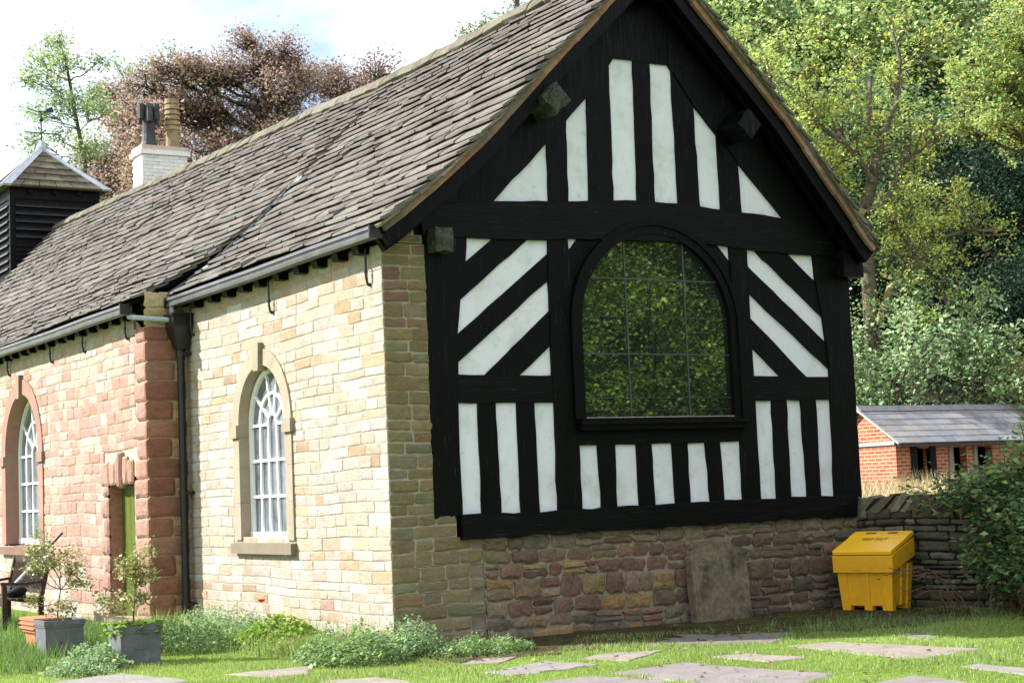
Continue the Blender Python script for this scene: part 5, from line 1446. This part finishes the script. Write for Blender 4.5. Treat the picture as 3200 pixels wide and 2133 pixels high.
T = lobed(31, [(1.3, .4, 0), (1.15, .2, 5), (.75, .1, 8.6), (.2, .0, 10.2), (.35, 0, 11.2), (.1, 0, 12.6), (-.2, 0, 14.4)], .11, LB, bcol, 44, .013)
make_tree('birch_tree', (5.6, 29.2, 0), T, 'sparse pale green tree with thin bending stem above the bell turret', 'tree', GB, T.foliage(24, .30, .08, BIR, .8), 'bark')
LB = px_lobes([(480, 150, 55), (420, 190, 45), (520, 200, 45), (390, 150, 18), (440, 270, 60), (560, 110, 20)], 450, .0115, 14.5, 350)
T = lobed(33, [(0, 0, 0), (.1, 0, 6), (0, 0, 11), (.1, 0, 15)], .2, LB, bcol, 18, .02)
make_tree('pale_tree', (10.6, 38.0, 0), T, 'thin pale green treetop showing between the birch and the copper beech', 'tree', GB, T.foliage(11, .3, .10, BIR, .8), 'bark')
LB = px_lobes([(1490, 85, 40), (1540, 60, 40), (1600, 25, 50), (1690, -10, 60), (1620, 100, 60), (1450, 110, 25)], 1600, .0117, 19.0, 40)
T = lobed(34, [(0, 0, 0), (.1, 0, 8), (0, 0, 14), (.1, 0, 17), (.2, 0, 20)], .25, LB, bcol, 22, .02)
make_tree('ash_tree', (23.4, 34.0, 0), T, 'pale green treetop just peeping over the chapel ridge', 'tree', GB, T.foliage(16, .34, .11, [(.15, .21, .07), (.18, .24, .09)], .8), 'bark')
LB = px_lobes([(40, 500, 55), (-20, 460, 50), (90, 560, 50), (10, 570, 60), (50, 430, 25), (120, 600, 50)], 40, .0088, 9.6, 520)
T = lobed(35, [(0, 0, 0), (.1, 0, 4), (0, 0, 7), (.1, 0, 10)], .16, LB, bcol, 26, .018)
make_tree('pale_tree', (3.7, 29.6, 0), T, 'thin pale green tree left of the bell turret, lowest of the left trees', 'tree', GB, T.foliage(16, .3, .09, BIR, .8), 'bark')
# yellowing tree on the right edge
YELG = [(.33, .42, .13), (.30, .41, .13), (.26, .38, .125), (.45, .44, .11), (.21, .34, .11)]
LB = px_lobes([(3130, 230, 95), (3060, 310, 75), (3010, 400, 60), (3140, 400, 105), (3080, 500, 80), (3180, 530, 90), (3220, 130, 90), (3260, 300, 120), (3300, 450, 120), (3180, 330, 90), (3000, 500, 45), (3240, 620, 80), (2985, 330, 30)], 3280, .00702, 9.0, 400)
T = lobed(41, [(0, 0, 0), (.1, 0, 3), (0, 0, 6), (.1, 0, 9), (0, 0, 11.5)], .25, LB, (.10, .085, .05), 60, .02)
make_tree('yellow_tree', (20.9, 8.3, .9), T, 'yellowing tree leaning in at the right edge above the shed', 'tree', GT, T.foliage(26, .22, .078, YELG, .75), 'bark')
# shrubs behind the shed
def shrub(seed, h, w, n, col, upr=.8):
    T = Tree(seed)
    for k in range(n):
        a = T.r.uniform(0, 2 * PI); q = T.r.uniform(0, .35) * w
        T.grow([q * math.cos(a), q * math.sin(a), -.1], [math.cos(a) * w / h * .55, math.sin(a) * w / h * .55, 1], h * T.r.uniform(.55, .85), .05, 2, col, .42, (2, 4), .35, .25, .52)
    return T
SHR = [(.25, .38, .17), (.31, .42, .21), (.21, .33, .15), (.37, .46, .27), (.16, .27, .11)]
GS = 'leafy shrubs behind the brick shed'
T = shrub(51, 4.7, 2.4, 11, (.08, .07, .05))
make_tree('sallow_shrub', (22.7, 16.2, 1.0), T, 'silvery green upright shrub behind the left end of the shed roof', 'shrub', GS, T.foliage(24, .42, .12, SHR, .9), 'twig')
T = shrub(52, 4.8, 1.7, 6, (.08, .07, .05))
make_tree('sallow_shrub', (25.6, 15.6, 1.0), T, 'pale green shrub with two tall spires above the middle of the shed', 'shrub', GS, T.foliage(24, .40, .12, SHR, .9), 'twig')
T = shrub(53, 3.8, 3.2, 12, (.08, .07, .05))
make_tree('hawthorn_shrub', (27.2, 13.6, 1.0), T, 'olive yellow rounded shrub over the right part of the shed roof', 'shrub', GS, T.foliage(24, .42, .11, [(.25, .30, .10), (.29, .33, .11), (.21, .28, .09), (.33, .31, .14)], .9), 'twig')
T = shrub(54, 2.4, 3.0, 10, (.08, .07, .05))
make_tree('hawthorn_shrub', (24.0, 16.4, 1.0), T, 'low dark green shrub filling the gap just behind the shed ridge', 'shrub', GS, T.foliage(26, .42, .12, SHR, .9), 'twig')
# dense wood on the hillside: three leaf palettes, copied; the near-black one holds canopy shade
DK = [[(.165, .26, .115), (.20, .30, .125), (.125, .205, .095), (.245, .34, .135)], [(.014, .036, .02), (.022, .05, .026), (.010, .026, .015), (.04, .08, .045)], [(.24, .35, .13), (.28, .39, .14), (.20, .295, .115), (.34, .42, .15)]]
protos = []
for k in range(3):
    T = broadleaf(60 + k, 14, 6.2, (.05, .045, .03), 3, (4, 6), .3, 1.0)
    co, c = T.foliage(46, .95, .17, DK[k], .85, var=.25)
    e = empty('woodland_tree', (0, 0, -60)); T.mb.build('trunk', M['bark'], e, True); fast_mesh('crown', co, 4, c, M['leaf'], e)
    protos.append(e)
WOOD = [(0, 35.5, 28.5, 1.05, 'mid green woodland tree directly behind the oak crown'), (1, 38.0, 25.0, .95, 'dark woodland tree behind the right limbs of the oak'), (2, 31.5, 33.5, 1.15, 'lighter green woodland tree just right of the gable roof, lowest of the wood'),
        (1, 32.5, 21.3, .72, 'tree low in the wood above the shed, canopy shade put into its leaf colour'), (0, 39.5, 20.5, .9, 'mid green tree behind the yellowing tree'), (1, 44.5, 21.5, 1.05, 'dark woodland tree high behind the yellowing tree'),
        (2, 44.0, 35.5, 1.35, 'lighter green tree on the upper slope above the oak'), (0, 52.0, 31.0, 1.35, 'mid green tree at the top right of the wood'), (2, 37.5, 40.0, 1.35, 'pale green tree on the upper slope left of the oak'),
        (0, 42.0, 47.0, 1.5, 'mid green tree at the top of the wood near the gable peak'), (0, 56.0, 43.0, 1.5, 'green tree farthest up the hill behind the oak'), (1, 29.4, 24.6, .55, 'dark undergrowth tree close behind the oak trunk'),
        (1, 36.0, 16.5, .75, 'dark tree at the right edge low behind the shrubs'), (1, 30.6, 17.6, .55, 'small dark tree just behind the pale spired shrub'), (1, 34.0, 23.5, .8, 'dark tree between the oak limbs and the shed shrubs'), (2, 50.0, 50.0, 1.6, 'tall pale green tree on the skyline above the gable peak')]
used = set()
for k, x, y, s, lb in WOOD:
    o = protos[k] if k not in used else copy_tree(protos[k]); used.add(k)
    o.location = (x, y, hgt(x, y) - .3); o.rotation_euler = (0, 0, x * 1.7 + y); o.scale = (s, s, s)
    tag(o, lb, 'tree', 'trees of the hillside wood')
# trees on the near side of the lawn that the big window mirrors
RFL = [(.26, .42, .08), (.32, .47, .09), (.21, .36, .08), (.38, .50, .10), (.14, .25, .06)]
T = broadleaf(71, 6.8, 3.6, (.05, .045, .03), 3, (4, 6), .14, 1.0)
co, c = T.foliage(60, .36, .07, RFL, .85, var=.25, tv=.35)
e0 = make_tree('garden_tree', (12.6, -8.6, 0), T, 'bushy green tree across the lawn mirrored in the middle of the arched window', 'tree', 'garden trees across the lawn', (co, c), 'bark')
T2 = broadleaf(72, 6.8, 3.6, (.05, .045, .03), 3, (4, 6), .14, 1.0)
e1 = make_tree('garden_tree', (14.8, -14.6, 0), T2, 'taller dark green tree behind the garden trees across the lawn', 'tree', 'garden trees across the lawn', T2.foliage(46, .45, .08, [(.03, .06, .02), (.05, .09, .03), (.08, .13, .035)], .85, var=.3, tv=.35), 'bark')
e1.scale = (1.9, 1.9, 1.9)
for x, y, s, rz, lb in ((17.2, -9.4, 1.05, 2.0, 'bushy green tree across the lawn mirrored at the right of the arched window'), (9.6, -9.6, 1.15, 4.0, 'bushy green tree across the lawn mirrored at the left of the arched window'), (21.5, -14.0, 1.9, 3.1, 'farthest green tree across the lawn'), (7.4, -12.0, 1.25, 5.2, 'leafy green tree across the lawn nearest the camera'), (11.6, -12.6, 1.7, .5, 'green tree in the second row across the lawn')):
    o = copy_tree(e1 if s > 1.22 else e0); o.location = (x, y, 0); o.rotation_euler = (0, 0, rz); o.scale = (s, s, s); o['label'] = lb
T = shrub(73, 2.6, 4.5, 16, (.05, .045, .03)); co, c = T.foliage(44, .28, .06, RFL, .9, tv=.35)
e0 = make_tree('garden_shrub', (11.6, -6.9, 0), T, 'round green shrub on the lawn mirrored low in the arched window', 'shrub', 'garden shrubs across the lawn', (co, c), 'twig')
o = copy_tree(e0); o.location = (15.6, -7.6, 0); o.rotation_euler = (0, 0, 2.2); o['label'] = 'round green shrub mirrored low at the right of the arched window'

# ------------------------------------------------------------------ brambles over the field wall
def bramble(loc, seed, nst, ext, hgt_, leaves, size, pal, label, name='bramble_bush', dirbias=(0, 0, 0)):
    rg = np.random.default_rng(seed); mb = MB(); cs_ = []
    for k in range(nst):
        a = rg.uniform(0, 2 * PI); L = rg.uniform(.6, 1.) ; p = np.array([rg.normal() * ext[0] * .4, rg.normal() * ext[1] * .4, 0.])
        d = np.array([math.cos(a) * ext[0], math.sin(a) * ext[1], 0]) * .7 + np.array(dirbias)
        hh = hgt_ * rg.uniform(.45, 1.1); pts = []
        for i in range(8):
            t = i / 7; pts.append(p + d * t * L + np.array([0, 0, hh * math.sin(min(1, t * 1.25) * PI * .62)]) + rg.normal(size=3) * .03)
        mb.tube(pts, [.009 - .0007 * i for i in range(8)], 5, (.12, .075, .05), caps=False)
        for t in rg.uniform(.15, 1, leaves): cs_.append(poly_pt(pts, t) + rg.normal(size=3) * .10)
    e = tag(empty(name, loc), label, 'bush')
    mb.build('stems', M['twig'], e)
    c = np.array(cs_); c[:, 2] = c[:, 2].clip(.01, None)
    fast_mesh('foliage', leaf_quads(c, size, rg, .75, .8), 4, jit_cols(pal, len(c), rg, .25), M['leaf'], e)
    return e
BRM = [(.10, .19, .075), (.14, .24, .09), (.06, .12, .05), (.19, .30, .11), (.25, .34, .12), (.05, .10, .045)]
def wp_(u, w): return (6.62 + u * .34 - w * .94, .05 - u * .94 - w * .34)
for (u, w, z, n, ex_, h, lv_, sz, sd, lb) in ((2.4, .2, 0, 120, (.8, .75), 1.5, 64, .08, 81, 'dark bramble bush spilling over the field wall at the right edge'),
        (1.75, -.35, 1.1, 70, (1.0, .6), .42, 48, .07, 82, 'bramble growing along the top of the field wall above the grit bin'),
        (2.85, .95, 0, 90, (.65, .8), 1.1, 60, .07, 83, 'low bramble mound in front of the field wall at the right edge'),
        (3.15, -.3, .9, 110, (.9, .9), 1.15, 60, .08, 84, 'tallest leafy bush rising behind the field wall at the right edge')):
    x, y = wp_(u, w); bramble((x, y, z), sd, n, ex_, h, lv_, sz, BRM, lb)
# tall open sprays at the right edge
for (u, w, z, n, ex_, h, sd, lb) in ((2.95, .35, .6, 26, (.55, .5), 1.75, 86, 'tall open sprays of bramble rising above the bush at the right edge'), (2.3, -.1, 1.1, 22, (.8, .5), .85, 87, 'loose leafy sprays standing up from the wall top against the shed')):
    x, y = wp_(u, w); bramble((x, y, z), sd, n, ex_, h, 30, .07, [(.17, .28, .10), (.22, .33, .11), (.12, .21, .08)], lb, 'bramble_spray')
# loose sprays in front of the bin
x, y = wp_(1.65, .75); bramble((x, y, .02), 85, 8, (.35, .3), .5, 9, .038, [(.08, .13, .06), (.05, .09, .04)], 'thin bramble sprays trailing across the grit bin front', 'bramble_spray', (-.75, .45, 0))
# fern
def fern(loc, seed, nf, L, label):
    rg = np.random.default_rng(seed); cs_ = []; mb = MB(); quads = []
    for k in range(nf):
        a = rg.uniform(0, 2 * PI); l = L * rg.uniform(.7, 1.1); d = np.array([math.cos(a), math.sin(a), 0]); s = np.array([-math.sin(a), math.cos(a), 0])
        pts = [d * l * .75 * t + np.array([0, 0, l * (1.15 * t - .75 * t * t)]) for t in np.linspace(0, 1, 9)]
        mb.tube(pts, .005, 4, (.16, .2, .05), caps=False)
        for t in np.linspace(.15, .98, 22):
            p = poly_pt(pts, t); w = l * .22 * math.sin(PI * min(1, t * .95 + .12)) + .01
            for sg in (-1, 1):
                e = p + s * sg * w + d * w * .3 - np.array([0, 0, w * .25]); m = (p + e) / 2; q = d * .016
                quads.append([p, m + q, e, m - q])
    e = tag(empty('fern', loc), label, 'fern'); mb.build('stalks', M['twig'], e)
    fast_mesh('fronds', np.array(quads), 4, jit_cols([(.10, .17, .035), (.14, .21, .05)], len(quads), rg), M['leaf'], e)
x, y = wp_(2.35, .8); fern((x, y, .35), 91, 11, .75, 'light green fern among the brambles at the right edge')

# ------------------------------------------------------------------ plants along the sunny wall
def clump(loc, seed, r, h, n, size, pal, label, name='catmint_plant', cat='plant', stems=40):
    rg = np.random.default_rng(seed); e = tag(empty(name, loc), label, cat, 'plants along the foot of the sunny wall')
    u = rg.uniform(0, 1, n) ** .5; a = rg.uniform(0, 2 * PI, n); hh = h * .84 * (1 - (u ** 2) * .75) * rg.uniform(.15, 1.05, n) ** .6 * (1 + .25 * np.sin(a * 3 + seed))
    c = np.stack([u * r[0] * np.cos(a), u * r[1] * np.sin(a), hh.clip(.01)], 1) + rg.normal(size=(n, 3)) * .015
    c[:, 2] = c[:, 2].clip(.008)
    fast_mesh('leaves', leaf_quads(c, size, rg, .62, .5), 4, jit_cols(pal, n, rg, .2), M['leaf'], e)
    if pal is CAT or len(pal) > 4:
        c2 = c[rg.integers(0, n, n // 7)] + rg.normal(size=(n // 7, 3)) * .03; c2[:, 2] = (c2[:, 2] * rg.uniform(.3, 1.15, n // 7)).clip(.01)
        fast_mesh('broad_leaves', leaf_quads(c2, size * 1.8, rg, .7, .4), 4, jit_cols([(.15, .26, .06), (.20, .31, .07), (.24, .29, .12)], len(c2), rg, .25), M['leaf'], e)
    mb = MB()
    for k in range(stems):
        p = c[rg.integers(0, n)]; mb.tube([(p[0] * .6, p[1] * .6, 0), (p[0] * .85, p[1] * .85, p[2] * .6), tuple(p + np.array([0, 0, .03]))], .003, 4, (.14, .19, .07), caps=False)
    mb.build('stems', M['twig'], e); return e
CAT = [(.21, .33, .16), (.25, .37, .19), (.17, .28, .13), (.29, .39, .22)]
GRN = [(.14, .25, .05), (.19, .30, .06), (.11, .20, .05)]
clump((-2.80, 1.2, 0), 101, (.30, .5), .27, 3200, .030, CAT, 'grey green catmint mound at the left side of the leafy skirted planter')
clump((-3.1, .75, 0), 102, (.34, .36), .17, 2000, .028, CAT, 'lower grey green catmint spilling onto the lawn at far left')
clump((-1.45, 2.35, 0), 103, (.5, .8), .40, 4200, .032, [(.10, .18, .06), (.13, .22, .08), (.08, .14, .05)], 'darker green plants between the planter and the downpipe')
clump((-.52, 3.5, 0), 104, (.45, 1.6), .42, 6500, .026, CAT, 'catmint bank under the sash window')
clump((-.55, 1.75, 0), 105, (.5, .62), .36, 3200, .05, [(.17, .29, .035), (.22, .34, .045), (.13, .24, .035)], 'bright yellow green leafy plant below the sash window', 'poppy_plant')
clump((-.62, .75, 0), 106, (.42, .5), .22, 1500, .035, [(.2, .28, .06), (.16, .24, .05), (.25, .27, .09)], 'low thin plants between the bright leafy plant and the corner')
clump((-.78, -.62, 0), 107, (.55, .62), .40, 5200, .030, GRN + CAT, 'grey green plant in front of the chapel corner')
clump((-.12, -.55, 0), 108, (.42, .40), .40, 3000, .030, CAT, 'catmint at the very corner of the chapel')
clump((.45, -1.0, 0), 109, (.62, .32), .20, 2600, .026, GRN + CAT, 'low green sprawl right of the chapel corner', stems=90)
# poppy flower
pf = tag(empty('poppy_flower', (-.40, 2.55, 0)), 'single orange red poppy flower against the sunny wall', 'flower')
m_ = MB(); m_.tube([(0, 0, 0), (.02, .01, .25), (.0, 0, .46)], .004, 5); m_.build('stalk', M['twig'], pf)
m_ = MB(); m_.lathe([(.008, 0), (.035, .012), (.048, .035), (.02, .03)], (0, 0, .455), 9); m_.build('petals', pmat('poppy_red', base=(.55, .06, .015), n1=(30, .2)), pf)
# shrubs in the two planters
def potshrub(loc, seed, label, stem, tips, per, rad, pal, skirt=False):
    T = Tree(seed); T.limb(stem, .012, .007, (.14, .10, .06), 5)
    for p in tips:
        T.grow(stem[-1] if p[2] > stem[-1][2] else stem[-2], np.array(p) - np.array(stem[-1]), np.linalg.norm(np.array(p) - np.array(stem[-1])), .006, 1, (.14, .10, .06), .9, (2, 4), .1, .4, .5)
    e = make_tree('potted_shrub', loc, T, label, 'shrub', 'shrubs growing in the grey planters', T.foliage(per, rad, .038, pal, .8), 'twig', 'glossleaf')
    if skirt:
        rg = np.random.default_rng(seed); n = 420
        c = np.stack([rg.uniform(-.26, .28, n), rg.uniform(-.24, .25, n), rg.uniform(-.03, .09, n)], 1)
        fast_mesh('leafy_skirt', leaf_quads(c, .075, rg, .75, .9), 4, jit_cols([(.17, .28, .04), (.22, .33, .05), (.12, .21, .04)], n, rg), M['leaf'], e)
VAR = [(.27, .27, .09), (.20, .23, .07), (.33, .31, .14), (.15, .19, .06)]
potshrub((-2.62, 3.06, .33), 121, 'thin variegated shrub with a bare stem in the planter by the bench', [(0, 0, 0), (-.02, .0, .12), (.0, .01, .28), (.02, 0, .40)], [(-.28, .1, .5), (.25, -.1, .55), (-.05, 0, .8), (.1, .1, .72), (-.18, -.1, .95), (.3, .1, .42), (-.22, .1, .22), (.12, -.1, .3), (-.12, .0, 1.0)], 24, .10, VAR)
potshrub((-2.34, 1.36, .34), 122, 'variegated shrub in the leafy skirted planter before the door', [(0, 0, 0), (.0, .0, .15), (.02, .02, .30), (.02, 0, .42)], [(-.25, .1, .38), (.18, -.1, .55), (-.02, 0, .7), (.15, .1, .68), (-.4, .0, .3), (.05, .1, .42), (.1, 0, .8)], 26, .10, VAR, True)

# ------------------------------------------------------------------ light, sky, camera
to_sun = Vector((-1.0, .80, .95)).normalized()
sun = bpy.data.lights.new('sun', 'SUN'); sun.energy = 4.5; sun.angle = math.radians(.5); sun.color = (1, .975, .935)
so_ = bpy.data.objects.new('sun', sun); COL.objects.link(so_); so_.rotation_euler = to_sun.to_track_quat('Z', 'Y').to_euler(); so_.location = (-30, 20, 40)
world = bpy.data.worlds.new('World'); scene.world = world; world.use_nodes = True
nt = world.node_tree; nt.nodes.clear(); N, L = nt.nodes, nt.links
wo = N.new('ShaderNodeOutputWorld'); bgn = N.new('ShaderNodeBackground'); L.new(bgn.outputs[0], wo.inputs[0])
sky = N.new('ShaderNodeTexSky'); sky.sky_type = 'NISHITA'; sky.sun_disc = False
sky.sun_elevation = math.asin(to_sun.z); sky.sun_rotation = math.atan2(to_sun.x, to_sun.y)
tc = N.new('ShaderNodeTexCoord'); mp = N.new('ShaderNodeMapping'); mp.inputs['Scale'].default_value = (1.6, 1.6, 3.2); mp.inputs['Location'].default_value = (.3, .1, .2)
L.new(tc.outputs['Generated'], mp.inputs[0])
nz = N.new('ShaderNodeTexNoise'); nz.inputs['Scale'].default_value = 1.5; nz.inputs['Detail'].default_value = 7; nz.inputs['Roughness'].default_value = .55
L.new(mp.outputs[0], nz.inputs['Vector'])
mr = N.new('ShaderNodeMapRange'); mr.inputs[1].default_value = .365; mr.inputs[2].default_value = .53
L.new(nz.outputs[0], mr.inputs[0])
mx = N.new('ShaderNodeMix'); mx.data_type = 'RGBA'; mx.inputs['B'].default_value = (8.2, 8.5, 8.9, 1)
L.new(mr.outputs[0], mx.inputs['Factor']); L.new(sky.outputs[0], mx.inputs['A'])
L.new(mx.outputs['Result'], bgn.inputs[0]); bgn.inputs[1].default_value = .08
cam = bpy.data.cameras.new('camera'); co_ = bpy.data.objects.new('camera', cam); COL.objects.link(co_)
cam.lens = CAM_LENS; cam.sensor_width = 36; cam.clip_end = 2000; cam.clip_start = .1
Rv, Uv, Fv, Cv = CAM
co_.matrix_world = Matrix(((Rv[0], Uv[0], -Fv[0], Cv[0]), (Rv[1], Uv[1], -Fv[1], Cv[1]), (Rv[2], Uv[2], -Fv[2], Cv[2]), (0, 0, 0, 1)))
scene.camera = co_
scene.view_settings.view_transform = 'Standard'; scene.view_settings.look = 'None'; scene.view_settings.exposure = 1.5; scene.view_settings.gamma = 1
